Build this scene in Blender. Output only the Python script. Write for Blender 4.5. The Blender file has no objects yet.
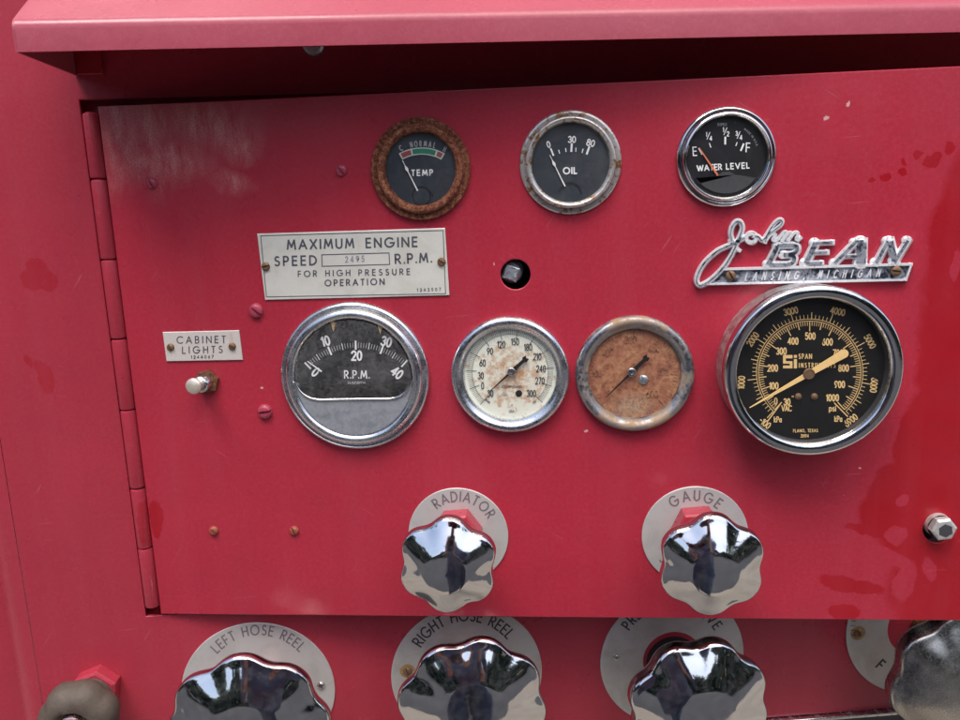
import bpy, bmesh, math, random
import numpy as np
from mathutils import Matrix, Vector
R_ = math.radians
random.seed(7)
SC = bpy.context.scene
COL = SC.collection

# ---------------------------------------------------------------- camera
F_PX = 779.8                       # focal length in photo pixels (960 wide)
_n = np.array([60.2, -157.6, F_PX]); _n /= np.linalg.norm(_n)
_u = np.array([math.sin(.018487), math.cos(.018487), 0.0])
_d = _u - _n * (_u @ _n); _d /= np.linalg.norm(_d)
_r = np.cross(_d, _n)
DIST = 0.46
H0 = 1.35
CAM = np.array([0.0, -DIST, H0])
AX = np.array([_r, _n, -_d])        # world = AX @ camera (x right, y down, z forward)
cam = bpy.data.cameras.new('camera'); cam.sensor_width = 36; cam.lens = F_PX / 960 * 36
cam.clip_start = 0.02; cam.clip_end = 500
co = bpy.data.objects.new('camera', cam); COL.objects.link(co)
m = Matrix.Identity(4)
for i in range(3):
    m[i][0] = AX[i][0]; m[i][1] = -AX[i][1]; m[i][2] = -AX[i][2]; m[i][3] = CAM[i]
co.matrix_world = m
SC.camera = co
cam.dof.use_dof = False

# ---------------------------------------------------------------- sky and sun
SUN_EL, SUN_AZ = 62.0, -28.0        # azimuth measured from -Y (behind the camera), minus = to the left
w = bpy.data.worlds.new('World'); SC.world = w; w.use_nodes = True
nt = w.node_tree; bg = nt.nodes['Background']; sky = nt.nodes.new('ShaderNodeTexSky')
sky.sky_type = 'NISHITA'; sky.sun_disc = False
sky.air_density = 1.0; sky.dust_density = 4.0; sky.ozone_density = 1.0
sky.sun_elevation = R_(SUN_EL)
sky.sun_rotation = R_(180 + SUN_AZ)
nt.links.new(sky.outputs[0], bg.inputs[0]); bg.inputs[1].default_value = 0.145
sl = bpy.data.lights.new('sun', 'SUN'); sl.energy = 1.3; sl.angle = R_(22); sl.color = (1, .95, .88)
so = bpy.data.objects.new('sun', sl); COL.objects.link(so)
sd = Vector((math.sin(R_(SUN_AZ)) * math.cos(R_(SUN_EL)), -math.cos(R_(SUN_AZ)) * math.cos(R_(SUN_EL)), math.sin(R_(SUN_EL))))
so.rotation_euler = sd.to_track_quat('Z', 'Y').to_euler()
so.location = (0, -3, 6)
SC.view_settings.view_transform = 'Standard'; SC.view_settings.look = 'None'
SC.view_settings.exposure = 0.85; SC.view_settings.gamma = 1.0

# ---------------------------------------------------------------- frames
THETA = R_(8.46)                    # the door stands open by this much

def ray(px, py):
    return AX @ np.array([(px - 480) / F_PX, (py - 360) / F_PX, 1.0])

class Frame:
    """a flat sheet-metal plane: x right, z up, h out towards the viewer"""
    def __init__(s, M):
        s.M = M; s.I = np.array(M.inverted())
    def at(s, px, py, h=0.0):
        d = s.I[:3, :3] @ ray(px, py); o = s.I[:3, :3] @ CAM + s.I[:3, 3]
        t = (-h - o[1]) / d[1]
        p = o + t * d
        return p[0], p[2]
DOOR = Frame(Matrix.Translation((0, 0, H0)))
_a = DOOR.at(90, 119); _b = DOOR.at(152.5, 600)
XH = (_a[0] + _b[0]) / 2             # hinge axis
BODY = Frame(Matrix.Translation((XH, 0.0008, H0)) @ Matrix.Rotation(THETA, 4, 'Z'))

# ---------------------------------------------------------------- materials
MATS = {}
def mat(name):
    m_ = bpy.data.materials.new(name); m_.use_nodes = True
    MATS[name] = m_
    return m_, m_.node_tree, m_.node_tree.nodes['Principled BSDF']
class G:
    def __init__(s, nt): s.nt = nt
    def n(s, t, **k):
        nd = s.nt.nodes.new('ShaderNode' + t)
        for a, b in k.items(): setattr(nd, a, b)
        return nd
    def l(s, a, b): s.nt.links.new(a, b)
    def coord(s):
        return s.n('TexCoord').outputs['Object']
    def noise(s, vec, scale, detail=3, rough=.55, col=False, dist=0):
        t = s.n('TexNoise'); s.l(vec, t.inputs['Vector'])
        t.inputs['Scale'].default_value = scale; t.inputs['Detail'].default_value = detail
        t.inputs['Roughness'].default_value = rough; t.inputs['Distortion'].default_value = dist
        return t.outputs['Color' if col else 'Fac']
    def ramp(s, f, pts):
        r = s.n('ValToRGB'); s.l(f, r.inputs[0]); e = r.color_ramp.elements
        while len(e) < len(pts): e.new(.5)
        for i, (p, c) in enumerate(pts):
            e[i].position = p
            e[i].color = (c, c, c, 1) if isinstance(c, (int, float)) else (*c, 1)
        return r.outputs[0]
    def mix(s, f, a, b, mode='MIX'):
        x = s.n('MixRGB', blend_type=mode)
        for i, v in enumerate((f, a, b)):
            if isinstance(v, (int, float)): x.inputs[i].default_value = v if i == 0 else (v, v, v, 1)
            elif isinstance(v, tuple): x.inputs[i].default_value = (*v, 1)
            else: s.l(v, x.inputs[i])
        return x.outputs[0]
    def math(s, op, a, b=0.0, clamp=False):
        x = s.n('Math', operation=op, use_clamp=clamp)
        for i, v in enumerate((a, b)):
            if isinstance(v, (int, float)): x.inputs[i].default_value = v
            else: s.l(v, x.inputs[i])
        return x.outputs[0]
    def bump(s, h, strength, dist, b):
        x = s.n('Bump'); x.inputs['Strength'].default_value = strength; x.inputs['Distance'].default_value = dist
        s.l(h, x.inputs['Height']); s.l(x.outputs[0], b.inputs['Normal']); return x
    def ell(s, vec, els, soft=.25):
        """union of ellipses (x, z, rx, rz, angle) in the object's own plane"""
        out = None
        for (x, z, rx, rz, a) in els:
            mp = s.n('Mapping', vector_type='TEXTURE'); s.l(vec, mp.inputs[0])
            mp.inputs[1].default_value = (x, 0, z); mp.inputs[2].default_value = (0, a, 0); mp.inputs[3].default_value = (rx, 1000, rz)
            ln = s.n('VectorMath', operation='LENGTH'); s.l(mp.outputs[0], ln.inputs[0])
            mr = s.n('MapRange'); s.l(ln.outputs['Value'], mr.inputs[0])
            mr.inputs[1].default_value = 1 + soft; mr.inputs[2].default_value = 1 - soft
            out = mr.outputs[0] if out is None else s.math('MAXIMUM', out, mr.outputs[0])
        return out
    def warp(s, vec, scale, amp, detail=3):
        nz = s.noise(vec, scale, detail, .6, col=True)
        sub = s.n('VectorMath', operation='SUBTRACT'); s.l(nz, sub.inputs[0]); sub.inputs[1].default_value = (.5, .5, .5)
        sc = s.n('VectorMath', operation='SCALE'); s.l(sub.outputs[0], sc.inputs[0]); sc.inputs['Scale'].default_value = amp
        ad = s.n('VectorMath', operation='ADD'); s.l(vec, ad.inputs[0]); s.l(sc.outputs[0], ad.inputs[1])
        return ad.outputs[0]

CHALK = (.395, .0215, .043); DEEP = (.335, .0080, .0155)
def paint(name, wet=None, dry=None, scuff=None, chips=None, chalk=CHALK, deep=DEEP, film=1.0, wetk=1.0):
    m_, nt, b = mat(name); g = G(nt); c = g.coord()
    big = g.noise(c, 9, 3)
    col = g.mix(g.ramp(big, [(.3, 0), (.7, 1)]), tuple(v * .95 for v in chalk), tuple(v * 1.04 for v in chalk))
    # dusty film of fine speckle
    sp = g.noise(c, 1500, 2, .7); sp2 = g.noise(c, 420, 3, .7)
    sf = g.math('MULTIPLY', g.ramp(g.math('ADD', g.math('MULTIPLY', sp, .5), g.math('MULTIPLY', sp2, .5)), [(.45, 0), (.72, 1)]), .22 * film)
    col = g.mix(sf, col, (.50, .14, .18))
    rough = .31
    if wet:
        wv = g.warp(c, 45, .016, 4)
        mk = g.math('MULTIPLY', g.ell(wv, wet, .07), g.ramp(g.noise(c, 22, 3), [(.25, .7 * wetk), (.6, wetk)]))
        if dry:
            dv = g.warp(c, 60, .010, 4)
            mk = g.math('MULTIPLY', mk, g.math('SUBTRACT', 1.0, g.ell(dv, dry, .10)))
        col = g.mix(mk, col, deep)
        rg = g.mix(mk, .31, .27)
        rough = rg
    if scuff:
        st = g.n('Mapping'); g.l(c, st.inputs[0]); st.inputs[3].default_value = (1.0, 1, .32)
        n1 = g.noise(st.outputs[0], 110, 6, .72, dist=.35); n2 = g.noise(c, 1100, 3, .75); n3 = g.noise(c, 55, 3)
        sv = g.warp(c, 25, .03, 3)
        mk = g.math('MULTIPLY', g.ell(sv, scuff, .85), g.ramp(n1, [(.34, 0), (.66, 1)]))
        mk = g.math('MULTIPLY', mk, g.ramp(n2, [(.36, .15), (.60, 1)]))
        mk = g.math('MULTIPLY', mk, .78)
        col = g.mix(mk, col, (.72, .42, .36))
        rough = g.mix(mk, rough, .62)
    vo = g.n('TexVoronoi'); g.l(g.warp(c, 300, .004), vo.inputs['Vector']); vo.inputs['Scale'].default_value = 40
    dot = g.math('LESS_THAN', vo.outputs['Distance'], .016)
    rnd = g.n('SeparateColor'); g.l(vo.outputs['Color'], rnd.inputs[0])
    dot = g.math('MULTIPLY', dot, g.math('GREATER_THAN', rnd.outputs[0], .62))
    col = g.mix(g.math('MULTIPLY', dot, .6), col, (.72, .45, .42))
    if chips:
        ck = g.ell(g.warp(c, 500, .0022, 2), chips, .2)
        col = g.mix(g.math('MULTIPLY', ck, .85), col, (.66, .42, .42))
    # hairline scratches and rub marks in two directions
    for ang, sc_, th_ in ((.6, 900, .735), (-1.0, 800, .74), (1.5, 700, .75)):
        ms = g.n('Mapping', vector_type='TEXTURE'); g.l(c, ms.inputs[0]); ms.inputs[2].default_value = (0, ang, 0); ms.inputs[3].default_value = (1, 1, 28)
        sk = g.ramp(g.noise(ms.outputs[0], sc_, 1, .4), [(th_, 0), (th_ + .03, 1)])
        sk = g.math('MULTIPLY', sk, g.ramp(g.noise(c, 14 + ang * 3, 3), [(.5, 0), (.68, .55)]))
        col = g.mix(sk, col, (.58, .20, .22))
    dirtm = g.math('MULTIPLY', g.ramp(g.noise(c, 26, 5, .65, dist=.8), [(.42, 0), (.85, 1)]), .16)
    col = g.mix(dirtm, col, (.17, .03, .04))
    # faint vertical run marks
    rn = g.n('Mapping'); g.l(c, rn.inputs[0]); rn.inputs[3].default_value = (1, 1, .05)
    rk = g.ramp(g.noise(rn.outputs[0], 60, 3), [(.45, 0), (.8, 1)])
    col = g.mix(g.math('MULTIPLY', rk, .16), col, (.42, .07, .10))
    g.l(col, b.inputs['Base Color'])
    rv = g.ramp(g.noise(c, 17, 4, .6), [(.3, -.10), (.7, .08)]); rv = g.math('ADD', g.math('MULTIPLY', g.noise(c, 17, 4, .6), .30), -.17)
    g.l(g.math('ADD', rough, rv), b.inputs['Roughness'])
    b.inputs['IOR'].default_value = 1.45
    hh = g.math('ADD', g.math('MULTIPLY', g.noise(c, 320, 2), .5), g.math('ADD', g.math('MULTIPLY', g.noise(c, 60, 2), 1.6), g.math('MULTIPLY', g.noise(c, 11, 2), 9.0)))
    g.bump(hh, .17, .0006, b)
    return m_

def metal(name, col, rough, dirt=None, dirtcol=(.1, .08, .06), dscale=120, thr=(.5, .62), pit=0, streak=False, seed=0, bumpd=.0002):
    m_, nt, b = mat(name); g = G(nt); c0 = g.coord()
    mp = g.n('Mapping'); g.l(c0, mp.inputs[0]); mp.inputs[1].default_value = (seed, seed * .7, seed * 1.3); c = mp.outputs[0]
    b.inputs['Metallic'].default_value = 1
    n1 = g.noise(c, 35, 4); n2 = g.noise(c, 800, 3, .7)
    colr = g.mix(g.ramp(n1, [(.3, 0), (.7, 1)]), tuple(v * .86 for v in col), col)
    rg = g.mix(g.ramp(n2, [(.3, 0), (.75, 1)]), max(rough * .6, .02), rough * 1.5)
    met = None
    if dirt:
        d = g.math('ADD', g.math('MULTIPLY', g.noise(c, dscale, 5, .65), .75), g.math('MULTIPLY', g.noise(c, dscale * 6, 3, .7), .25))
        mk = g.ramp(d, [(thr[0], 0), (thr[1], 1)])
        mk = g.math('MULTIPLY', mk, dirt)
        dc = g.mix(n2, dirtcol, tuple(min(1, v * 2.2) for v in dirtcol))
        colr = g.mix(mk, colr, dc); rg = g.mix(mk, rg, .8)
        g.l(g.math('SUBTRACT', 1.0, mk), b.inputs['Metallic'])
    g.l(colr, b.inputs['Base Color']); g.l(rg, b.inputs['Roughness'])
    hb = g.noise(c, 240, 3)
    g.bump(hb, .25, bumpd, b)
    return m_

def plain(name, col, rough=.5, var=.12, scale=300, metallic=0, bump=0, col2=None, thr=(.4, .65), s2=60):
    m_, nt, b = mat(name); g = G(nt); c = g.coord()
    o = g.mix(g.noise(c, scale, 3, .65), tuple(v * (1 - var) for v in col), tuple(min(1, v * (1 + var)) for v in col))
    if col2: o = g.mix(g.ramp(g.noise(c, s2, 5, .65, dist=.6), [(thr[0], 0), (thr[1], 1)]), o, col2)
    g.l(o, b.inputs['Base Color']); b.inputs['Roughness'].default_value = rough; b.inputs['Metallic'].default_value = metallic
    if bump: g.bump(g.noise(c, scale, 4, .7), .6, bump, b)
    return m_

def rust(name, seed, dark=(.045, .014, .008), mid=(.17, .05, .022), lite=(.42, .20, .10), glint=.66):
    m_, nt, b = mat(name); g = G(nt); c0 = g.coord()
    mp = g.n('Mapping'); g.l(c0, mp.inputs[0]); mp.inputs[1].default_value = (seed, seed, seed); c = mp.outputs[0]
    n = g.math('ADD', g.math('MULTIPLY', g.noise(c, 420, 5, .75), .55), g.math('MULTIPLY', g.noise(c, 1600, 3, .8), .45))
    col = g.ramp(n, [(.38, dark), (.48, mid), (.57, tuple((a + b_) / 2 for a, b_ in zip(mid, lite))), (glint, lite)])
    g.l(col, b.inputs['Base Color']); b.inputs['Roughness'].default_value = .65
    b.inputs['Metallic'].default_value = .25
    g.bump(n, 1.0, .0035, b)
    return m_

def glassy(name, dusty=.04, rough=.02, dustscale=500, dustcol=(.6, .6, .6)):
    m_, nt, b = mat(name); g = G(nt); nt.nodes.remove(b)
    out = nt.nodes['Material Output']; c = g.coord()
    tr = g.n('BsdfTransparent'); gl = g.n('BsdfGlossy'); gl.inputs['Roughness'].default_value = rough
    fr = g.n('Fresnel'); ge = g.n('NewGeometry'); mr = g.n('MapRange'); g.l(ge.outputs['Backfacing'], mr.inputs[0]); mr.inputs[3].default_value = 1.45; mr.inputs[4].default_value = 1 / 1.45; g.l(mr.outputs[0], fr.inputs[0])
    mx = g.n('MixShader'); g.l(fr.outputs[0], mx.inputs[0]); g.l(tr.outputs[0], mx.inputs[1]); g.l(gl.outputs[0], mx.inputs[2])
    df = g.n('BsdfDiffuse'); df.inputs[0].default_value = (*dustcol, 1)
    d = g.ramp(g.math('ADD', g.math('MULTIPLY', g.noise(c, dustscale, 3, .8), .5), g.math('MULTIPLY', g.noise(c, 70, 4, .6), .5)), [(.42, .15), (.72, 1)])
    f = g.math('MULTIPLY', d, dusty)
    m2 = g.n('MixShader'); g.l(f, m2.inputs[0]); g.l(mx.outputs[0], m2.inputs[1]); g.l(df.outputs[0], m2.inputs[2])
    g.l(m2.outputs[0], out.inputs[0])
    return m_

metal('chrome', (.74, .74, .74), .085, dirt=.35, dirtcol=(.12, .11, .11), dscale=260, thr=(.60, .75))
metal('chrome_knob', (.70, .70, .71), .06, dirt=.07, dirtcol=(.30, .30, .31), dscale=160, thr=(.45, .8), seed=3, bumpd=.00010)
plain('cover_grey', (.46, .49, .54), .34, .2, 700, metallic=.5, bump=.0003, col2=(.30, .33, .38), thr=(.45, .7), s2=150)
metal('bezel_grey', (.70, .72, .75), .22, dirt=.22, dirtcol=(.3, .3, .3), dscale=90, thr=(.42, .8), seed=12)
metal('chrome_dull', (.62, .62, .64), .20, dirt=.4, dirtcol=(.10, .09, .09), dscale=200, thr=(.52, .7), seed=1)
plain('chrome_pitted', (.88, .91, .96), .30, .12, 500, metallic=.35, bump=.0002, col2=(.16, .18, .24), thr=(.57, .72), s2=420)
plain('chrome_dark', (.46, .50, .57), .28, .2, 600, metallic=.5, bump=.0002, col2=(.035, .042, .065), thr=(.44, .60), s2=240)
plain('bezel_tinge', (.56, .55, .53), .26, .12, 400, metallic=.6, bump=.0002, col2=(.30, .15, .055), thr=(.51, .60), s2=230)
metal('bezel_rusty', (.36, .37, .40), .34, dirt=.9, dirtcol=(.20, .12, .05), dscale=60, thr=(.48, .64), seed=9)
metal('steel', (.60, .60, .60), .28, dirt=.35, dirtcol=(.2, .14, .1), dscale=200, thr=(.55, .75), seed=6)
metal('case_steel', (.55, .52, .52), .38, dirt=.6, dirtcol=(.28, .22, .20), dscale=220, thr=(.42, .7), seed=7)
metal('gray_plug', (.62, .68, .72), .45, dirt=.5, dirtcol=(.24, .26, .27), dscale=300, thr=(.5, .7), seed=8)
metal('brass', (.30, .20, .12), .45, dirt=.9, dirtcol=(.10, .05, .028), dscale=300, thr=(.35, .6), seed=2)
metal('rose_metal', (.62, .42, .40), .25, dirt=.4, dirtcol=(.3, .1, .1), dscale=200, thr=(.5, .7), seed=4)
plain('plate_alu', (.56, .56, .55), .42, .05, 500, metallic=.35, col2=(.43, .42, .40), thr=(.5, .8), s2=40)
plain('plate_alu_stained', (.50, .49, .47), .45, .05, 500, metallic=.3, col2=(.40, .37, .33), thr=(.45, .75), s2=60)
plain('plate_label', (.68, .68, .62), .45, .04, 600, metallic=.15, col2=(.55, .54, .48), thr=(.45, .8), s2=50)
plain('plate_small', (.62, .57, .53), .45, .05, 500, metallic=.1, col2=(.50, .36, .24), thr=(.60, .85), s2=80)
plain('stain', (.32, .20, .08), .6, .3, 400)
plain('ink', (.075, .078, .10), .5, .3, 900)
plain('ink_faint', (.30, .30, .32), .5, .2, 900)
plain('ink_dark', (.03, .03, .04), .5, .25, 900)
plain('ink_plate', (.17, .15, .16), .5, .3, 900)
plain('dial_navy', (.022, .030, .040), .5, .35, 500, col2=(.045, .055, .065), thr=(.45, .8), s2=90)
plain('dial_black', (.010, .010, .012), .42, .3, 400, col2=(.022, .022, .024), thr=(.55, .8), s2=120)
plain('dial_grey', (.055, .055, .058), .5, .35, 500)
plain('dial_jet', (.007, .007, .007), .4, .3, 400, col2=(.016, .015, .013), thr=(.55, .8), s2=100)
plain('white_ink', (.90, .92, .90), .5, .15, 900)
plain('gray_ink', (.40, .41, .41), .5, .3, 900)
plain('cream_ink', (.80, .56, .25), .45, .12, 900)
plain('cream_needle', (.90, .62, .26), .4, .08, 500)
plain('band_white', (.55, .60, .52), .5, .1, 600)
plain('band_green', (.02, .21, .12), .5, .15, 600)
plain('band_red', (.33, .07, .065), .5, .2, 600)
plain('needle_orange', (.75, .20, .08), .45, .15, 600)
plain('needle_black', (.018, .014, .013), .4, .3, 800)
plain('black_hole', (.008, .008, .009), .6, .2)
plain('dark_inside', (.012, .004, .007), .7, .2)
plain('slate', (.05, .05, .058), .5, .2)
plain('rubber_brown', (.085, .068, .053), .62, .25, 250, bump=.0008, col2=(.07, .05, .04), thr=(.45, .7), s2=90)
plain('concrete', (.26, .23, .185), .85, .12, 30, col2=(.20, .175, .14), thr=(.4, .7), s2=1.5)
plain('denim', (.055, .078, .125), .9, .25, 400)
plain('shirt', (.10, .125, .175), .85, .15, 300)
plain('skin', (.45, .25, .17), .5, .08, 100)
plain('hair', (.03, .02, .015), .6, .3, 200)
plain('phone_black', (.01, .01, .012), .25, .1)
plain('blocker_leaf', (.075, .095, .065), .9, .5, 8)  # leaf colour of the added low-sky blocker
rust('rust_ring', 2.0, dark=(.03, .012, .010), mid=(.24, .060, .030), lite=(.80, .40, .22)); rust('rust_nut', 5.0, mid=(.20, .07, .03), lite=(.40, .2, .1))
plain('toggle_cream', (.62, .56, .47), .3, .08, 500, metallic=.5)
plain('plug_silver', (.66, .66, .64), .32, .15, 500, metallic=.55, bump=.0002, col2=(.35, .35, .34), thr=(.55, .7), s2=300)
metal('chrome_aged', (.47, .45, .42), .22, dirt=.15, dirtcol=(.25, .23, .20), dscale=90, thr=(.4, .8), seed=15)
glassy('glass', .018); glassy('glass_clean', .006, .01); glassy('glass_dusty', .20, .04); glassy('glass_scratched', .05, .03)

# cream dial with brown blotches
def dial_blotch():
    m_, nt, b = mat('dial_cream'); g = G(nt); c = g.coord()
    base = g.mix(g.noise(c, 90, 3), (.74, .78, .66), (.84, .87, .77))
    cen = g.ell(g.warp(c, 60, .012), [(.002, -.002, .016, .016, 0)], .8)
    n = g.math('ADD', g.math('MULTIPLY', g.noise(c, 210, 5, .7), .8), g.math('MULTIPLY', cen, .16))
    mk = g.ramp(n, [(.46, 0), (.54, .6), (.64, 1)])
    base = g.mix(g.math('MULTIPLY', cen, .45), base, (.62, .50, .36))
    base = g.mix(g.math('MULTIPLY', mk, .85), base, (.46, .20, .07))
    g.l(base, b.inputs['Base Color']); b.inputs['Roughness'].default_value = .55
    m_, nt, b = mat('dial_rust'); g = G(nt); c = g.coord()
    n1 = g.noise(c, 260, 5, .68); n2 = g.noise(c, 110, 3); n3 = g.noise(c, 900, 4, .75)
    base = g.ramp(n1, [(.28, (.14, .05, .03)), (.42, (.30, .115, .058)), (.55, (.41, .19, .095)), (.72, (.52, .30, .17))])
    base = g.mix(g.ramp(n2, [(.45, 0), (.65, .6)]), base, (.28, .085, .06))
    low = g.ell(g.warp(c, 120, .006), [(-.001, -.020, .010, .006, 0)], .6)
    base = g.mix(g.math('MULTIPLY', low, g.ramp(n3, [(.4, 0), (.6, .7)])), base, (.45, .42, .30))
    base = g.mix(g.ramp(n3, [(.55, 0), (.75, .5)]), base, (.14, .05, .03))
    g.l(base, b.inputs['Base Color']); b.inputs['Roughness'].default_value = .7
    g.bump(n1, .5, .0006, b)
dial_blotch()

# ---------------------------------------------------------------- mesh helper
class MB:
    def __init__(s): s.v = []; s.f = []; s.mi = []; s.mats = []
    def mat(s, name):
        if name not in s.mats: s.mats.append(name)
        return s.mats.index(name)
    def add(s, verts, faces, mt):
        o = len(s.v); s.v += [tuple(v) for v in verts]; k = s.mat(mt)
        for f in faces: s.f.append([o + i for i in f]); s.mi.append(k)
    def lathe(s, prof, mt, cx=0, cz=0, seg=72, cap0=False, cap1=False, lob=0, n=6, ph=0, dx=0, dz=0):
        """prof = list of (radius, height out)"""
        V = []; Fc = []
        for (r, h) in prof:
            for k in range(seg):
                a = 2 * math.pi * k / seg
                rr = r
                if lob:
                    R0 = max(p[0] for p in prof); q = (r / R0)
                    cc = math.cos(n * (a - ph)); cc = cc * .88 - .12 * (cc * cc * 2 - 1)
                    rr = r * (1 + lob * cc * q * q)
                V.append((cx + dx * h + rr * math.cos(a), -h, cz + dz * h + rr * math.sin(a)))
        for i in range(len(prof) - 1):
            for k in range(seg):
                a = i * seg + k; b = i * seg + (k + 1) % seg
                Fc.append((a, b, b + seg, a + seg))
        if cap0: Fc.append(tuple(range(seg)))
        if cap1: Fc.append(tuple(range((len(prof) - 1) * seg, len(prof) * seg)))
        s.add(V, Fc, mt)
    def prism(s, poly, h0, h1, mt, ch=0.0):
        """outline (x,z) raised from h0 to h1 with a small chamfer ch"""
        P = np.array(poly, float); n = len(P)
        if ch:
            c = inset(P, ch)
            layers = [(P, h0), (P, h1 - ch * .7), (c, h1)]
        else: layers = [(P, h0), (P, h1)]
        V = []; Fc = []
        for Q, h in layers: V += [(x, -h, z) for x, z in Q]
        for i in range(len(layers) - 1):
            for k in range(n):
                a = i * n + k; b = i * n + (k + 1) % n; Fc.append((a, b, b + n, a + n))
        Fc.append(tuple(range((len(layers) - 1) * n, len(layers) * n)))
        s.add(V, Fc, mt)
    def box(s, x0, x1, y0, y1, z0, z1, mt):
        V = [(x, y, z) for x in (x0, x1) for y in (y0, y1) for z in (z0, z1)]
        s.add(V, [(0, 1, 3, 2), (4, 6, 7, 5), (0, 4, 5, 1), (2, 3, 7, 6), (0, 2, 6, 4), (1, 5, 7, 3)], mt)
    def tube(s, path, r, mt, seg=16, rs=None):
        P = [Vector(p) for p in path]; V = []; Fc = []
        for i, p in enumerate(P):
            t = (P[min(i + 1, len(P) - 1)] - P[max(i - 1, 0)]).normalized()
            a = t.orthogonal().normalized() if i == 0 else (a - t * a.dot(t)).normalized()
            b = t.cross(a); rr = rs[i] if rs else r
            for k in range(seg):
                q = 2 * math.pi * k / seg; V.append(p + a * rr * math.cos(q) + b * rr * math.sin(q))
        for i in range(len(P) - 1):
            for k in range(seg):
                x = i * seg + k; y = i * seg + (k + 1) % seg; Fc.append((x, y, y + seg, x + seg))
        Fc.append(tuple(range(seg))); Fc.append(tuple(range((len(P) - 1) * seg, len(P) * seg)))
        s.add(V, Fc, mt)
    def ribbon(s, pts, hw, mp, h, mt, h0=None, closed=False, bev=.7, ends=0):
        """stroke drawn in photo units, mapped on to the plane by mp(px,py,h) -> (x,y,z)"""
        P = [np.array(p, float) for p in pts]
        if ends and not closed:
            d = P[0] - P[1]; d /= np.linalg.norm(d) + 1e-9; P[0] = P[0] + d * hw * ends
            d = P[-1] - P[-2]; d /= np.linalg.norm(d) + 1e-9; P[-1] = P[-1] + d * hw * ends
        n = len(P); L = []; Rr = []
        for i in range(n):
            if closed: a = P[i] - P[i - 1]; b = P[(i + 1) % n] - P[i]
            else:
                a = P[i] - P[i - 1] if i else P[1] - P[0]; b = P[i + 1] - P[i] if i < n - 1 else P[-1] - P[-2]
            a = a / (np.linalg.norm(a) + 1e-9); b = b / (np.linalg.norm(b) + 1e-9)
            t = a + b; ln = np.linalg.norm(t)
            if ln < .3: t = a; ln = 1
            t = t / ln; nn = np.array([-t[1], t[0]]); c = max(.45, abs(nn @ np.array([-a[1], a[0]])))
            L.append(nn * hw / c); Rr.append(-nn * hw / c)
        V = []; Fc = []
        if h0 is None:
            for p, l, r in zip(P, L, Rr): V += [mp(*(p + l), h), mp(*(p + r), h)]
            for i in range(n - 1 + (1 if closed else 0)):
                a = 2 * i; b = 2 * ((i + 1) % n); Fc.append((a, a + 1, b + 1, b))
        else:
            for p, l, r in zip(P, L, Rr): V += [mp(*(p + l), h0), mp(*(p + l * bev), h), mp(*(p + r * bev), h), mp(*(p + r), h0)]
            for i in range(n - 1 + (1 if closed else 0)):
                a = 4 * i; b = 4 * ((i + 1) % n)
                for k in range(3): Fc.append((a + k, a + k + 1, b + k + 1, b + k))
            if not closed: Fc.append((0, 1, 2, 3)); e = 4 * (n - 1); Fc.append((e, e + 1, e + 2, e + 3))
        s.add(V, Fc, mt)
    def build(s, name, parent=None, smooth=35, bevel=0):
        me = bpy.data.meshes.new(name); me.from_pydata(s.v, [], s.f)
        for k in s.mats: me.materials.append(MATS[k])
        me.polygons.foreach_set('material_index', s.mi)
        bm = bmesh.new(); bm.from_mesh(me); bmesh.ops.recalc_face_normals(bm, faces=bm.faces); bm.to_mesh(me); bm.free()
        if smooth: me.shade_smooth(); me.set_sharp_from_angle(angle=R_(smooth))
        o = bpy.data.objects.new(name, me); COL.objects.link(o)
        if parent: o.parent = parent
        if bevel:
            md = o.modifiers.new('bevel', 'BEVEL'); md.width = bevel; md.segments = 3; md.limit_method = 'ANGLE'; md.angle_limit = R_(40)
        return o

def inset(P, d):
    n = len(P); A = sum(P[i][0] * P[(i + 1) % n][1] - P[(i + 1) % n][0] * P[i][1] for i in range(n)); sg = 1 if A > 0 else -1
    out = []
    for i in range(n):
        a = P[i] - P[i - 1]; b = P[(i + 1) % n] - P[i]
        a = a / (np.linalg.norm(a) + 1e-12); b = b / (np.linalg.norm(b) + 1e-12)
        na = np.array([-a[1], a[0]]) * sg; nb = np.array([-b[1], b[0]]) * sg
        t = na + nb; t = t / (np.linalg.norm(t) + 1e-12); c = max(.35, t @ na)
        out.append(P[i] + t * d / c)
    return np.array(out)

def tag(o, label, cat, group=None):
    o['label'] = label; o['category'] = cat
    if group: o['group'] = group
    return o

class Thing:
    """an Empty on a frame; children are drawn in its own coordinates"""
    def __init__(s, frame, px, py, name, label, cat, group=None, h=0.0):
        s.fr = frame; s.cx, s.cz = frame.at(px, py, h)
        s.o = bpy.data.objects.new(name, None); s.o.empty_display_size = .01; COL.objects.link(s.o)
        s.o.matrix_world = frame.M @ Matrix.Translation((s.cx, 0, s.cz))
        tag(s.o, label, cat, group)
    def mp(s, px, py, h=0.0):
        x, z = s.fr.at(px, py, h); return (x - s.cx, -h, z - s.cz)
    def xz(s, px, py, h=0.0):
        x, z = s.fr.at(px, py, h); return (x - s.cx, z - s.cz)
    def rad(s, px, py, rpx, h=0.0):
        a = s.xz(px - rpx, py, h); b = s.xz(px + rpx, py, h); c = s.xz(px, py - rpx, h); d = s.xz(px, py + rpx, h)
        return (math.hypot(a[0] - b[0], a[1] - b[1]) + math.hypot(c[0] - d[0], c[1] - d[1])) / 4

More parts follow.
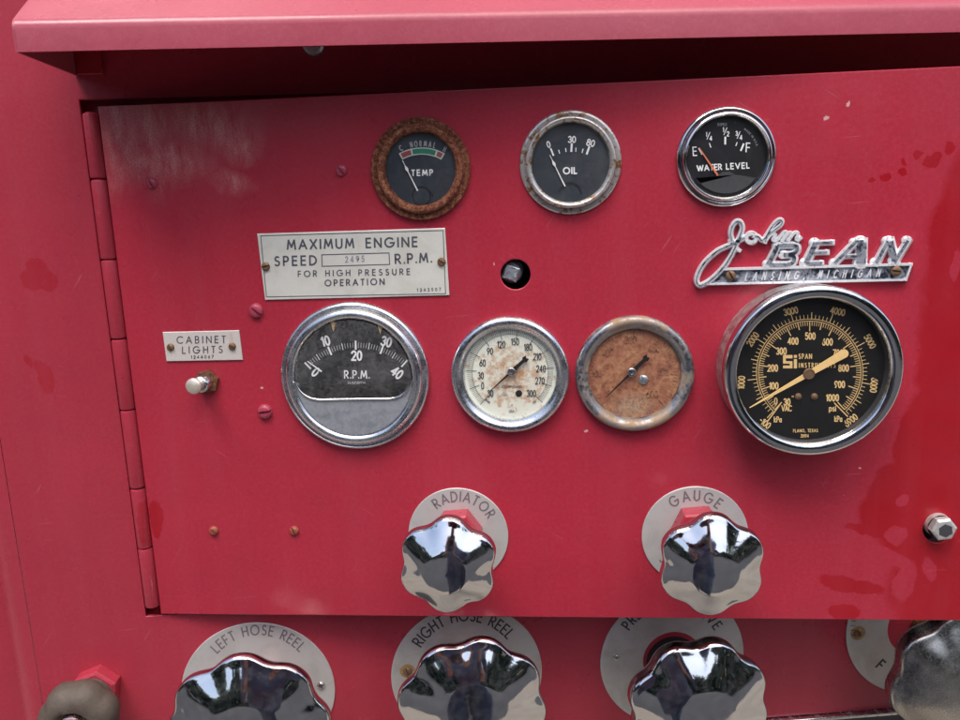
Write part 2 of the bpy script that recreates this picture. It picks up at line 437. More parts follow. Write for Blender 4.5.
# ---------------------------------------------------------------- stroke lettering
def arc(cx, cy, rx, ry, a0, a1, n=12):
    return [(cx + rx * math.cos(R_(a0 + (a1 - a0) * i / n)), cy + ry * math.sin(R_(a0 + (a1 - a0) * i / n))) for i in range(n + 1)]
GL = {
 'A': (.80, [[(0, 0), (.4, 1), (.8, 0)], [(.16, .33), (.64, .33)]]),
 'B': (.52, [[(0, 0), (0, 1)] + arc(.24, .76, .24, .24, 90, -90) + [(0, .52)], [(.05, .52)] + arc(.25, .26, .27, .26, 90, -90) + [(0, 0)]]),
 'C': (.82, [arc(.5, .5, .5, .5, 48, 312, 18)]),
 'D': (.70, [[(0, 0), (0, 1)] + arc(.2, .5, .5, .5, 90, -90, 14) + [(0, 0)]]),
 'E': (.48, [[(.48, 1), (0, 1), (0, 0), (.48, 0)], [(.04, .52), (.44, .52)]]),
 'F': (.46, [[(.46, 1), (0, 1), (0, 0)], [(.04, .50), (.42, .50)]]),
 'G': (.98, [arc(.5, .5, .5, .5, 45, 355, 20) + [(.56, .46)]]),
 'H': (.64, [[(0, 0), (0, 1)], [(.64, 0), (.64, 1)], [(.03, .52), (.61, .52)]]),
 'I': (.02, [[(.01, 0), (.01, 1)]]),
 'J': (.30, [[(.3, 1), (.3, .2)] + arc(.14, .16, .16, .16, 0, -140, 8)]),
 'K': (.60, [[(0, 0), (0, 1)], [(.55, 1), (.04, .5), (.6, 0)]]),
 'L': (.42, [[(0, 1), (0, 0), (.42, 0)]]),
 'M': (.86, [[(0, 0), (.12, 1), (.43, .22), (.74, 1), (.86, 0)]]),
 'N': (.70, [[(0, 0), (0, 1), (.70, 0), (.70, 1)]]),
 'O': (1.0, [arc(.5, .5, .5, .5, 90, 450, 26)]),
 'P': (.50, [[(0, 0), (0, 1)] + arc(.25, .73, .25, .27, 90, -90) + [(0, .46)]]),
 'Q': (1.0, [arc(.5, .5, .5, .5, 90, 450, 26), [(.6, .3), (.95, -.05)]]),
 'R': (.55, [[(0, 0), (0, 1)] + arc(.25, .74, .25, .26, 90, -90) + [(0, .48)], [(.24, .46), (.55, 0)]]),
 'S': (.50, [arc(.26, .75, .21, .25, 40, 230, 10) + [(.30, .50)] + arc(.25, .26, .25, .26, 50, -145, 10)]),
 'T': (.52, [[(0, 1), (.52, 1)], [(.26, .97), (.26, 0)]]),
 'U': (.62, [[(0, 1), (0, .31)] + arc(.31, .31, .31, .31, 180, 360) + [(.62, 1)]]),
 'V': (.76, [[(0, 1), (.38, 0), (.76, 1)]]),
 'W': (1.1, [[(0, 1), (.28, 0), (.55, .9), (.82, 0), (1.1, 1)]]),
 'X': (.66, [[(0, 0), (.66, 1)], [(0, 1), (.30, .54)], [(.36, .46), (.66, 0)]]),
 'Y': (.64, [[(0, 1), (.32, .48), (.64, 1)], [(.32, .5), (.32, 0)]]),
 'Z': (.56, [[(0, 1), (.56, 1), (0, 0), (.56, 0)]]),
 '0': (.56, [arc(.28, .5, .28, .5, 90, 450, 20)]),
 '1': (.24, [[(0, .78), (.2, 1), (.2, 0)]]),
 '2': (.54, [arc(.27, .73, .27, .27, 170, -30, 9) + [(0, 0), (.56, 0)]]),
 '3': (.52, [arc(.25, .75, .23, .25, 160, -80, 9), arc(.25, .26, .27, .26, 90, -155, 10)]),
 '4': (.60, [[(.44, 0), (.44, 1), (0, .28), (.60, .28)]]),
 '5': (.54, [[(.50, 1), (.12, 1), (.06, .54)] + arc(.26, .32, .28, .32, 115, -145, 10)]),
 '6': (.56, [[(.42, 1), (.05, .44)] + arc(.28, .30, .28, .30, 160, 520, 18)]),
 '7': (.52, [[(0, 1), (.52, 1), (.14, 0)]]),
 '8': (.54, [arc(.27, .76, .22, .24, -90, 270, 16), arc(.27, .27, .27, .27, 90, 450, 16)]),
 '9': (.56, [[(.14, 0), (.51, .56)] + arc(.28, .70, .28, .30, -20, 340, 18)]),
 '.': (.04, [[(.0, .05), (.06, .05)]]), ',': (.08, [[(.08, .1), (.0, -.16)]]), "'": (.05, [[(.03, 1), (.03, .75)]]),
 '/': (.40, [[(0, 0), (.4, 1)]]), '-': (.32, [[(0, .48), (.32, .48)]]), ' ': (.36, []),
 'p': (.46, [[(0, -.3), (0, .66)], arc(.23, .33, .23, .33, 90, 450, 14)]),
 's': (.38, [arc(.2, .5, .17, .16, 40, 230, 7) + arc(.19, .17, .19, .17, 60, -145, 7)]),
 'i': (.02, [[(.01, 0), (.01, .66)], [(.01, .84), (.01, .94)]]),
 'k': (.42, [[(0, 0), (0, 1)], [(.38, .66), (.03, .3), (.42, 0)]]),
 'a': (.46, [arc(.22, .33, .22, .33, 90, 450, 14), [(.45, .66), (.45, 0)]]),
}
def text(mb, mp, s, p0, p1, cap, hw, h, mt, xs=1.0, slant=0.0, h0=None, up=None, yoff=0):
    """string set along the baseline p0 -> p1 (photo units) with cap height cap; spacing is spread to fit"""
    p0 = np.array(p0, float); p1 = np.array(p1, float); L = np.linalg.norm(p1 - p0); t = (p1 - p0) / L
    u = np.array([t[1], -t[0]])
    W = sum(GL[c][0] for c in s) * cap * xs; gap = (L - W) / max(1, len(s) - 1)
    if gap < cap * .10 and len(s) > 1:
        gap = cap * .10; xs = max(.2, (L - gap * (len(s) - 1)) / (W / xs)); 
    x = 0; j = 0
    for c in s:
        wd, st = GL[c]
        for k, pl in enumerate(st):
            P = [p0 + t * (x + (a * xs + slant * b) * cap) + u * b * cap for a, b in pl]
            cl = np.linalg.norm(P[0] - P[-1]) < 1e-6 and len(P) > 4
            if cl: P = P[:-1]
            if cl: mb.ribbon(P, hw, mp, h + (j % 4) * 2.5e-5, mt, h0=h0, closed=True); j += 1; continue
            seg_ = [P[0]]
            for q in range(1, len(P)):
                seg_.append(P[q]); last = q == len(P) - 1
                if not last:
                    a = P[q] - P[q - 1]; b = P[q + 1] - P[q]
                    if a @ b >= -.55 * np.linalg.norm(a) * np.linalg.norm(b): continue
                mb.ribbon(seg_, hw, mp, h + (j % 4) * 2.5e-5, mt, h0=h0, ends=.6); j += 1; seg_ = [P[q]]
        x += wd * cap * xs + gap
def textc(mb, mp, s, c, cap, hw, h, mt, xs=.8, ang=0, track=.2, **k):
    W = sum(GL[q][0] for q in s) * cap * xs + track * cap * (len(s) - 1)
    a = R_(ang); t = np.array([math.cos(a), -math.sin(a)]); u = np.array([-math.sin(a), -math.cos(a)])
    p = np.array(c, float) - u * cap / 2
    if len(s) == 1: W = max(W, 1e-3)
    text(mb, mp, s, p - t * W / 2, p + t * W / 2, cap, hw, h, mt, xs=xs, **k)
def textarc(mb, mp, s, c, r, a0, a1, cap, hw, h, mt, xs=.85, inward=False):
    """letters on a circle; a = degrees clockwise from the top; a0,a1 = centres of the first and last letters"""
    wd = [GL[q][0] * xs * cap for q in s]; pos = [0]
    gap = .28 * cap
    for i in range(1, len(s)): pos.append(pos[-1] + wd[i - 1] / 2 + wd[i] / 2 + gap)
    for q, x in zip(s, pos):
        if q == ' ': continue
        a = a0 + (a1 - a0) * (x / pos[-1] if pos[-1] else 0)
        ar = R_(a); cc = (c[0] + r * math.sin(ar), c[1] - r * math.cos(ar))
        textc(mb, mp, q, cc, cap, hw, h, mt, xs=xs, ang=(-a if not inward else 180 - a))

# ---------------------------------------------------------------- ground and what stands behind the viewer
mb = MB(); mb.box(-60, 60, -60, 60, -.3, 0, 'concrete'); o = mb.build('ground', smooth=0); o['kind'] = 'structure'
plain('asphalt', (.034, .035, .040), .85, .3, 60, col2=(.045, .045, .05), thr=(.4, .7), s2=1.2)
mb = MB(); mb.box(-40, 40, -40, -1.15, -.1, .004, 'asphalt'); o = mb.build('road', smooth=0); o['kind'] = 'structure'

# ---------------------------------------------------------------- truck body
def curve_plate(name, outlines, y0, y1, parent, mt, bevel=0.0006):
    """flat sheet with holes; outlines in (x, z), first is the outside"""
    cu = bpy.data.curves.new(name, 'CURVE'); cu.dimensions = '2D'; cu.fill_mode = 'BOTH'
    for ol in outlines:
        sp = cu.splines.new('POLY'); sp.points.add(len(ol) - 1); sp.use_cyclic_u = True
        for p, (x, z) in zip(sp.points, ol): p.co = (x, z, 0, 1)
    th = abs(y1 - y0) / 2; cu.extrude = th - bevel; cu.bevel_depth = bevel; cu.bevel_resolution = 2; cu.offset = -bevel
    tmp = bpy.data.objects.new('tmp', cu); COL.objects.link(tmp)
    dg = bpy.context.evaluated_depsgraph_get(); me = bpy.data.meshes.new_from_object(tmp.evaluated_get(dg))
    bpy.data.objects.remove(tmp)
    me.transform(Matrix.Rotation(R_(90), 4, 'X')); me.transform(Matrix.Translation((0, (y0 + y1) / 2, 0)))
    me.materials.clear(); me.materials.append(MATS[mt]); me.name = name
    me.shade_smooth(); me.set_sharp_from_angle(angle=R_(30))
    o = bpy.data.objects.new(name, me); COL.objects.link(o); o.parent = parent
    return o
def circle(cx, cz, r, n=40): return [(cx + r * math.cos(2 * math.pi * i / n), cz + r * math.sin(2 * math.pi * i / n)) for i in range(n)]

T = Thing(BODY, 148, 616, 'truck_body', 'red painted truck body with recessed cabinet opening, rain hood above and rounded left corner', 'truck body')
root_body = T.o
uL = T.xz(40, 690)[0]                      # where the flat face starts to round off at the left
zTrim = T.xz(836, 712.5)[1]; zTop = .75; uR = .95
ox0 = (T.xz(79, 100)[0] + T.xz(146, 617)[0]) / 2
oz1 = T.xz(79, 100)[1]; oz0 = T.xz(146, 616.5)[1]
hs = [T.xz(117, 688)]
def el(px, py, rx, ry, a=0):
    x, z = T.xz(px, py); return (x, z, rx * .00062, ry * .00062, R_(a))
paint('body_paint', wet=[el(40, 280, 17, 11, 8), el(36, 268, 9, 7), el(43, 375, 9, 16, -12), el(28, 362, 4, 7), el(150, 520, 14, 30, 10)],
      chalk=(.37, .028, .050), wetk=.6)
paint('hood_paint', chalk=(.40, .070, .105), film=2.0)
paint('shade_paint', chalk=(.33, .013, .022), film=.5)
fp = curve_plate('front_panel', [[(uL, zTrim), (uR, zTrim), (uR, zTop), (uL, zTop)],
     [(ox0, oz0), (uR - .08, oz0), (uR - .08, oz1), (ox0, oz1)]], -0.0, .003, root_body, 'body_paint', .0007)
# rounded corner and side wall
mb = MB(); V = []; n = 14; rc = .024
prof = [(uL, 0)] + [(uL - rc * math.sin(R_(a)), rc - rc * math.cos(R_(a))) for a in np.linspace(6, 90, n)] + [(uL - rc, .6)]
for (x, y) in prof: V += [(x, y, zTrim), (x, y, zTop)]
mb.add(V, [(2 * i, 2 * i + 1, 2 * i + 3, 2 * i + 2) for i in range(len(prof) - 1)], 'body_paint')
mb.build('corner_panel', root_body, smooth=40)
mb = MB(); mb.box(uL - 1.2, uL - rc - .004, .05, .058, zTrim - .3, zTop, 'body_paint'); mb.build('side_panel', root_body, smooth=0, bevel=.001)
# rebate behind the door, dark cabinet box, back
mb = MB()
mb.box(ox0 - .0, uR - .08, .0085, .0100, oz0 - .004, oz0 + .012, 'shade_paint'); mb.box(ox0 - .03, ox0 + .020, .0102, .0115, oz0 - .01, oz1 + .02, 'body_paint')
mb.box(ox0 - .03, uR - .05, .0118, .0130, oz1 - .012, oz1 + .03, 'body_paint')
mb.build('door_rebate', root_body, smooth=0)
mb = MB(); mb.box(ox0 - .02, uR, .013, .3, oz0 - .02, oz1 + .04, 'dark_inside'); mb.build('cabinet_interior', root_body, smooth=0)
mb = MB(); mb.box(ox0 + .03, uR - .08, .001, .012, oz0 - .0012, oz0 + .0001, 'body_paint'); mb.build('opening_lip', root_body, smooth=0)
# lower trim
mb = MB(); mb.box(uL - .02, uR, -.004, .006, zTrim - .0032, zTrim - .0006, 'chrome_dull')
mb.build('trim_strip', root_body, smooth=0, bevel=.0006)
mb = MB(); mb.box(uL - .02, uR, .004, .02, zTrim - .5, zTrim - .0034, 'slate'); mb.build('lower_panel', root_body, smooth=0)
# hood
ul, zl = T.xz(77.5, 75.6)
lo, hi = 0.0, .2
for _ in range(50):
    md = (lo + hi) / 2
    if T.xz(18, 52, md)[0] < ul: lo = md
    else: hi = md
eh = (lo + hi) / 2
zl2 = T.xz(18, 52, eh)[1]; zt = T.xz(13, 14, eh)[1]
rb = .007; pf = [(-eh, zl2), (-eh, zt - rb)]
for a in np.linspace(12, 55, 6): pf.append((-eh + rb - rb * math.cos(R_(a)), zt - rb + rb * math.sin(R_(a))))
yb, zb = pf[-1]; pf.append((-.0005, zb - yb * math.tan(R_(35))))
pin = [(-.0005, pf[-1][1] - .0022)] + [(y + .0016, z - .0010) for (y, z) in pf[-2:0:-1]] + [(-eh + .0016, zl2)]
mb = MB(); prof2 = pf + pin; N = len(prof2); V = []
for u_ in (ul, uR): V += [(u_, y, z) for (y, z) in prof2]
Fc = [(i, (i + 1) % N, (i + 1) % N + N, i + N) for i in range(N)]
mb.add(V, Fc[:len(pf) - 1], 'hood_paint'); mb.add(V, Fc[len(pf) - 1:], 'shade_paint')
hood = mb.build('rain_hood', root_body, smooth=50)
mb = MB(); side = [(-.0005, zl)] + pf; N = len(side); V = [(ul - .0012, y, z) for y, z in side] + [(ul + .0004, y + .0004, z - .0003) for y, z in side]
mb.add(V, [tuple(range(N)), tuple(range(N, 2 * N))] + [(i, (i + 1) % N, (i + 1) % N + N, i + N) for i in range(N)], 'hood_paint'); mb.build('end_plate', hood, smooth=0)
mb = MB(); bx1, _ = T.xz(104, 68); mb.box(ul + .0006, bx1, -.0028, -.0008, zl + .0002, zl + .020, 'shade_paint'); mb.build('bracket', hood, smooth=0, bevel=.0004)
mb = MB(); bx, bz = T.xz(313, 44, .003); mb.lathe([(.0062, .0002), (.0062, .003), (.005, .0042), (.002, .0046)], 'gray_plug', bx, bz, seg=30, cap1=True); mb.build('bolt_head', root_body)

# ---------------------------------------------------------------- door
D = Thing(DOOR, 152.5, 614, 'cabinet_door', 'red cabinet door swung slightly open with a long barrel hinge on its left edge', 'door')
x0 = D.xz(97, 107)[0] * .5 + D.xz(161, 614)[0] * .5; z0 = D.xz(161, 614.5)[1]; z1 = D.xz(97, 106.5)[1]
z1 = (z1 + D.xz(960, 66)[1]) / 2; z0 = (z0 + D.xz(900, 620)[1]) / 2
x1 = D.xz(1050, 400)[0]
def ed(px, py, rx, ry, a=0):
    x, z = D.xz(px, py); return (x, z, rx * .00062, ry * .00062, R_(a))
wet = [ed(985, 330, 58, 190, 0), ed(1000, 230, 62, 90, 10), ed(925, 520, 45, 55, -10), ed(895, 500, 30, 40, 20), ed(960, 590, 70, 60, 0), ed(850, 584, 34, 9, 14), ed(842, 613, 15, 8, 10),
       ed(933, 159, 6, 5), ed(903, 173, 4, 4), ed(903, 163, 3, 3), ed(888, 176, 4.5, 4), ed(873, 178, 4, 3), ed(920, 153, 4, 2.5), ed(875, 532, 30, 6, 14), ed(930, 430, 28, 60, 15), ed(948, 152, 6, 5),
       ed(157, 520, 7, 22, 0)]
dry = [ed(930, 570, 6, 14, -12), ed(895, 535, 11, 10, 20), ed(905, 580, 11, 22, 10), ed(955, 265, 5, 14, 0), ed(903, 500, 4, 7, 30), ed(885, 556, 26, 8, 12)]
scf = [ed(116, 130, 22, 40, 10), ed(150, 125, 14, 46, 0), ed(155, 165, 36, 16, 0), ed(205, 125, 34, 16, 10), ed(240, 145, 16, 12, 0), ed(232, 182, 16, 8, 0)]
chp = [ed(826, 118, 2.6, 1.6, -20), ed(848, 104, 1.2, 2.6, 10), ed(597, 333, 1, 2), ed(586, 431, 2, 1.5), ed(262, 388, 1.5, 1), ed(494, 264, .8, 1.6), ed(860, 468, 1.2, 1)]
paint('door_paint', wet=wet, dry=dry, scuff=scf, chips=chp)
h1c = D.xz(515.5, 274.5); h1r = D.rad(515.5, 274.5, 15); h2c = D.xz(938.5, 529); h2r = D.rad(938.5, 529, 14.5)
dp = curve_plate('door_panel', [[(x0, z0), (x1, z0), (x1, z1), (x0, z1)], circle(*h1c, h1r), circle(*h2c, h2r)], 0, .0022, D.o, 'door_paint', .0007)
# folded returns of the sheet
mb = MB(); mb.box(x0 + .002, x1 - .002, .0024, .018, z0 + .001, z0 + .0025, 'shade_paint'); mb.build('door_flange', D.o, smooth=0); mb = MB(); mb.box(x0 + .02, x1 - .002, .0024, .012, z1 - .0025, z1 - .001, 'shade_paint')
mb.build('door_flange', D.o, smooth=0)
# hinge
xk = 0; kr = D.rad(120, 350, 7.2)
def zk(y): return D.xz(90 + (y - 119) * .1299, y)[1]
for a, b in ((113, 178.5), (179.5, 259), (259.6, 338), (339, 409), (409.6, 487), (488, 547), (547.6, 606)):
    mb = MB(); za, zb_ = zk(a), zk(b); V = []; Fc = []; seg = 24
    rings = [(kr * .72, za), (kr * .95, za - .0007), (kr, za - .0016), (kr, zb_ + .0012), (kr * .95, zb_ + .0004), (kr * .72, zb_)]
    for r, z in rings:
        for k in range(seg): V.append((XH - D.cx + r * math.cos(2 * math.pi * k / seg), .0005 + r * math.sin(2 * math.pi * k / seg), z))
    for i in range(5):
        for k in range(seg): Fc.append((i * seg + k, i * seg + (k + 1) % seg, (i + 1) * seg + (k + 1) % seg, (i + 1) * seg + k))
    Fc += [tuple(range(seg)), tuple(range(5 * seg, 6 * seg))]
    mb.add(V, Fc, 'body_paint'); mb.build('hinge_knuckle', D.o)
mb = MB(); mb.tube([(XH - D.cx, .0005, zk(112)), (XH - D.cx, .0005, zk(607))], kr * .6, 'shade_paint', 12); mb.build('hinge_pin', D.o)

# ---------------------------------------------------------------- screws
def slot_head(mb, cx, cz, r, hb, ht, ang, mt, mslot=None, slot=.16):
    us = sorted(set([-.999, -.96, -.88, -.75, -.6, -.45, -.3, -slot - .02, -slot, -slot * .5, 0, slot * .5, slot, slot + .02, .3, .45, .6, .75, .88, .96, .999])); nv = 18
    V = []; Fc = []; ca, sa = math.cos(R_(ang)), math.sin(R_(ang))
    for u in us:
        for j in range(nv + 1):
            v = (-1 + 2 * j / nv) * math.sqrt(max(0, 1 - u * u)); q = u * u + v * v
            h = hb + (ht - hb) * math.sqrt(max(0, 1 - q ** 2 * .999)) if q < 1 else hb
            if abs(u) <= slot + .001: h = hb + (h - hb) * .25
            V.append((cx + r * (u * ca - v * sa), -h, cz + r * (u * sa + v * ca)))
    for i in range(len(us) - 1):
        for j in range(nv): a = i * (nv + 1) + j; Fc.append((a, a + 1, a + nv + 2, a + nv + 1))
    mb.add(V, Fc, mt)
def screw_thing(frame, px, py, rpx, mt, label, ang, group=None, ht=.0022, name='screw', hb=.0):
    t = Thing(frame, px, py, name, label, 'screw', group)
    r = t.rad(px, py, rpx); mb = MB(); mb.lathe([(r * 1.02, -.0005), (r, hb + .0003)], mt, seg=32)
    slot_head(mb, 0, 0, r, hb + .0002, hb + ht, ang, mt)
    mb.build('screw_head', t.o, smooth=40)
    return t
paint('screw_paint', chalk=(.36, .045, .08), film=1.5)
plain('screw_rusty_paint', (.33, .06, .05), .5, .3, 500, col2=(.22, .09, .04), thr=(.45, .6), s2=400, bump=.0003)
gsc = 'slotted screws in the red door'
screw_thing(DOOR, 152.5, 183.5, 5.6, 'screw_paint', 'red painted slotted screw in the pale scuffed area at the door\'s upper left', 25, gsc)
screw_thing(DOOR, 341.5, 170.5, 6.0, 'screw_paint', 'red painted slotted screw just left of the rusty temperature gauge', 35, gsc)
screw_thing(DOOR, 256.5, 310.5, 7.4, 'screw_paint', 'large red painted screw with diagonal slot below the engine speed plate', 48, gsc, .003)
screw_thing(DOOR, 265.3, 411.5, 7.4, 'screw_paint', 'large red painted screw with level slot left of the tachometer', 98, gsc, .003)
screw_thing(DOOR, 214, 530.5, 4.6, 'screw_rusty_paint', 'small rusting screw low on the door, the left one of the low pair', 50, gsc)
screw_thing(DOOR, 294.5, 530.5, 4.6, 'screw_rusty_paint', 'small rusting screw low on the door, nearer the radiator knob', 20, gsc)
def plate_screw(t, px, py, rpx, mt, ang, h, ht=.0016):
    cx, cz = t.xz(px, py, h); r = t.rad(px, py, rpx, h); mb = MB()
    mb.lathe([(r, h - .0004), (r, h + .0003)], mt, cx, cz, seg=24)
    slot_head(mb, cx, cz, r, h + .0002, h + ht, ang, mt); mb.build('screw', t.o, smooth=40)

# ---------------------------------------------------------------- flat name plates
def quad_plate(t, corners, h, mt, name='plate', ch=.0003):
    mb = MB(); mb.prism([t.xz(*c, h) for c in corners], 0.0001, h, mt, ch); return mb.build(name, t.o, smooth=0)
t = Thing(DOOR, 354, 263, 'name_plate', 'wide silvery plate reading maximum engine speed R.P.M., between two rusty screws', 'sign', 'metal plates on the truck')
hp = .0010
quad_plate(t, [(265, 300), (449.3, 295.3), (445, 228), (257, 233.8)], hp, 'plate_label')
Z = lambda u, v: (250 + u / 4.683, 220 + v / 4.683)
mb = MB(); q = [Z(50, 74), Z(904, 49), Z(916, 345), Z(77, 360)]
mb.ribbon(q, .38, t.mp, hp + .0001, 'ink', closed=True); mb.build('border_line', t.o, smooth=0)
mb = MB(); k = .86
text(mb, t.mp, 'MAXIMUM', Z(176, 137), Z(485, 130), 9.0, k, hp + .0001, 'ink'); text(mb, t.mp, 'ENGINE', Z(545, 129), Z(782, 123), 9.0, k, hp + .0001, 'ink')
text(mb, t.mp, 'SPEED', Z(117, 214), Z(310, 209), 8.8, k, hp + .0001, 'ink'); text(mb, t.mp, 'R.P.M.', Z(682, 204), Z(850, 197), 9.0, k, hp + .0001, 'ink')
text(mb, t.mp, 'FOR', Z(226, 266), Z(312, 264), 5.6, .52, hp + .0001, 'ink'); text(mb, t.mp, 'HIGH', Z(355, 263), Z(468, 260), 5.6, .52, hp + .0001, 'ink')
text(mb, t.mp, 'PRESSURE', Z(510, 260), Z(748, 255), 5.6, .52, hp + .0001, 'ink'); text(mb, t.mp, 'OPERATION', Z(352, 309), Z(628, 302), 5.8, .6, hp + .0001, 'ink')
text(mb, t.mp, '1243507', Z(783, 335), Z(893, 331), 2.9, .27, hp + .0001, 'ink')
mb.build('lettering', t.o, smooth=0)
mb = MB(); q = [Z(336, 163), Z(651, 154), Z(654, 208), Z(338, 217)]; mb.ribbon(q, .45, t.mp, hp + .0001, 'ink', closed=True); mb.build('stamping_box', t.o, smooth=0)
mb = MB(); text(mb, t.mp, '2495', Z(448, 198), Z(534, 195), 5.6, .6, hp + .0001, 'ink_faint', xs=.7); mb.build('stamped_number', t.o, smooth=0)
plate_screw(t, *Z(74, 218), 4.3, 'brass', 100, hp); plate_screw(t, *Z(897, 196), 4.3, 'brass', 60, hp)

t = Thing(DOOR, 202, 346, 'name_plate', 'small cream plate reading cabinet lights above the toggle switch', 'sign', 'metal plates on the truck')
quad_plate(t, [(166.4, 361.4), (242.6, 360), (238.9, 330.4), (162.5, 332.2)], hp, 'plate_small')
Z = lambda u, v: (150 + u / 7.2, 320 + v / 7.2)
mb = MB(); text(mb, t.mp, 'CABINET', Z(195, 168), Z(543, 163), 6.6, .50, hp + .0001, 'ink'); text(mb, t.mp, 'LIGHTS', Z(234, 240), Z(520, 235), 6.5, .50, hp + .0001, 'ink')
text(mb, t.mp, '1244067', Z(296, 278), Z(456, 275), 2.9, .3, hp + .0001, 'ink'); mb.build('lettering', t.o, smooth=0)
plate_screw(t, *Z(149, 196), 3.7, 'brass', 20, hp); plate_screw(t, *Z(593, 190), 3.7, 'brass', 60, hp)

# ---------------------------------------------------------------- toggle switch
t = Thing(DOOR, 208, 381, 'toggle_switch', 'silver ball-tipped toggle switch in a rusty hex nut below the cabinet lights plate', 'switch')
r = t.rad(208, 381, 12.0); mb = MB(); mb.prism([(r * math.cos(R_(60 * i + 12)), r * math.sin(R_(60 * i + 12))) for i in range(6)], 0, .0032, 'rust_nut', .0006); mb.build('hex_nut', t.o, smooth=0)
mb = MB(); mb.lathe([(r * .66, .003), (r * .66, .0075), (r * .55, .0085), (r * .35, .009)], 'steel', cap1=True, seg=40, dx=-.25, dz=-.1); mb.build('collar', t.o)
mb = MB(); tip = Vector(t.mp(192.5, 386.5, .018)); b0 = Vector((-.001, -.006, -.0005))
pts = [b0.lerp(tip, f) for f in (0, .3, .55, .72, .80, .88, .95, 1.0, 1.05)]
rr = t.rad(192, 387, 8.2, .02)
mb.tube(pts, 1, 'toggle_cream', 24, [rr * .55, rr * .48, rr * .46, rr * .62, rr * .85, rr * .99, rr * .97, rr * .75, rr * .3]); mb.build('lever', t.o, smooth=60)

# ---------------------------------------------------------------- gauges
def gauge(px, py, rpx, name, label, prof, bez, hd, rd, dialmat, hg, glass, cat='gauge', hfront=.0, extra=None):
    """prof in units of the outer radius / metres"""
    t = Thing(DOOR, px, py, name, label, cat, 'round gauges in the door', h=hfront)
    R = t.rad(px, py, rpx, hfront)
    mb = MB(); mb.lathe([(R * a, h) for a, h in prof], bez, seg=96); t.bez = mb.build('bezel', t.o, smooth=50)
    mb = MB(); mb.lathe([(R * rd, hd), (R * .02, hd)], dialmat, seg=72, cap1=True); t.dial = mb.build('dial', t.o, smooth=0)
    if glass:
        mb = MB(); mb.lathe([(R * rd * .995, hg), (R * rd * .5, hg + .0004), (R * .02, hg + .0005)], glass, seg=72, cap1=True); t.glass = mb.build('glass', t.o, smooth=60)
    t.R = R; t.hd = hd
    return t
def ticks(mb, t, c, r0, r1, a0, a1, n, hw, h, mt, off=0):
    for i in range(n + 1):
        a = R_(a0 + (a1 - a0) * i / n)
        mb.ribbon([(c[0] + r0 * math.sin(a), c[1] - r0 * math.cos(a)), (c[0] + r1 * math.sin(a), c[1] - r1 * math.cos(a))], hw, t.mp, h, mt)
def needle(t, base, tip, w0, w1, mt, h, tail=None, name='needle', extra=None):
    b = np.array(base, float); e = np.array(tip, float); d = (e - b); L = np.linalg.norm(d); d /= L; n = np.array([-d[1], d[0]])
    pl = [b + n * w0, e + n * w1, e - n * w1, b - n * w0]
    mb = MB()
    P = [t.xz(*p, h) for p in pl]; mb.prism(P, h - .0004, h, mt)
    if extra: extra(mb, b, e, d, n)
    return mb.build(name, t.o, smooth=0)

small = [(1, 0), (1, .0012), (.985, .0020), (.95, .0023), (.885, .0020), (.88, .0040), (.865, .0050), (.83, .0055), (.79, .0050), (.765, .0036), (.755, .0012)]
# temperature
t = gauge(420.8, 169.3, 50.5, 'temperature_gauge', 'temperature gauge with a thickly rusted ring and a green and red band',
          [(1, 0), (1.0, .0018), (.985, .0028), (.95, .0030), (.90, .0024), (.87, .0024), (.865, .0042), (.84, .0056), (.79, .0060), (.74, .0052), (.71, .0034), (.70, .0010)], 'rust_ring', .0012, .71, 'dial_navy', .0040, 'glass')
h = .0015; c = (421.8, 194.2)
def band(mb, r0, r1, a0, a1, hh, mt, n=14):
    V = []; Fc = []
    for i in range(n + 1):
        a = R_(a0 + (a1 - a0) * i / n)
        for r in (r0, r1): V.append(t.mp(c[0] + r * math.sin(a), c[1] - r * math.cos(a), hh))
    for i in range(n): Fc.append((2 * i, 2 * i + 1, 2 * i + 3, 2 * i + 2))
    mb.add(V, Fc, mt)
mb = MB(); band(mb, 39.6, 46.8, -29.5, 29.5, h, 'band_white'); band(mb, 40.7, 45.7, -27.6, -14.5, h + 5e-5, 'band_red'); band(mb, 40.7, 45.7, -12.3, 18.2, h + 5e-5, 'band_green'); band(mb, 40.7, 45.7, 20.5, 27.6, h + 5e-5, 'band_red')
mb.build('colour_band', t.dial, smooth=0)
mb = MB()
for s_, a in (('C', -24.5), ('N', -12.0), ('O', -6.7), ('R', -1.4), ('M', 4.0), ('A', 9.4), ('L', 14.5), ('H', 27)):
    ar = R_(a); textc(mb, t.mp, s_, (c[0] + 50.6 * math.sin(ar), c[1] - 50.6 * math.cos(ar)), 5.2, .45, h, 'gray_ink', xs=.52, ang=-a)
text(mb, t.mp, 'TEMP', (411.8, 175.6), (432.6, 175.2), 5.4, .62, h, 'white_ink'); mb.build('lettering', t.dial, smooth=0)
def dia(mb, b, e, d, n):
    m_ = b * .28 + e * .72; w_ = 1.5
    mb.prism([t.xz(*(m_ - d * 5), h + .0009), t.xz(*(m_ + n * w_), h + .0009), t.xz(*(m_ + d * 5), h + .0009), t.xz(*(m_ - n * w_), h + .0009)], h + .0004, h + .00095, 'white_ink')
needle(t, (417.6, 190.8), (402.4, 160.4), .65, .25, 'white_ink', h + .0008, extra=dia)
mb = MB(); mb.ribbon([(412.5, 196.5), (413, 192)] + [(421.5 + 9 * math.cos(R_(q)), 196 - 9.5 * math.sin(R_(q))) for q in range(155, 20, -15)] + [(433, 196)], .8, t.mp, h + .0003, 'black_hole')
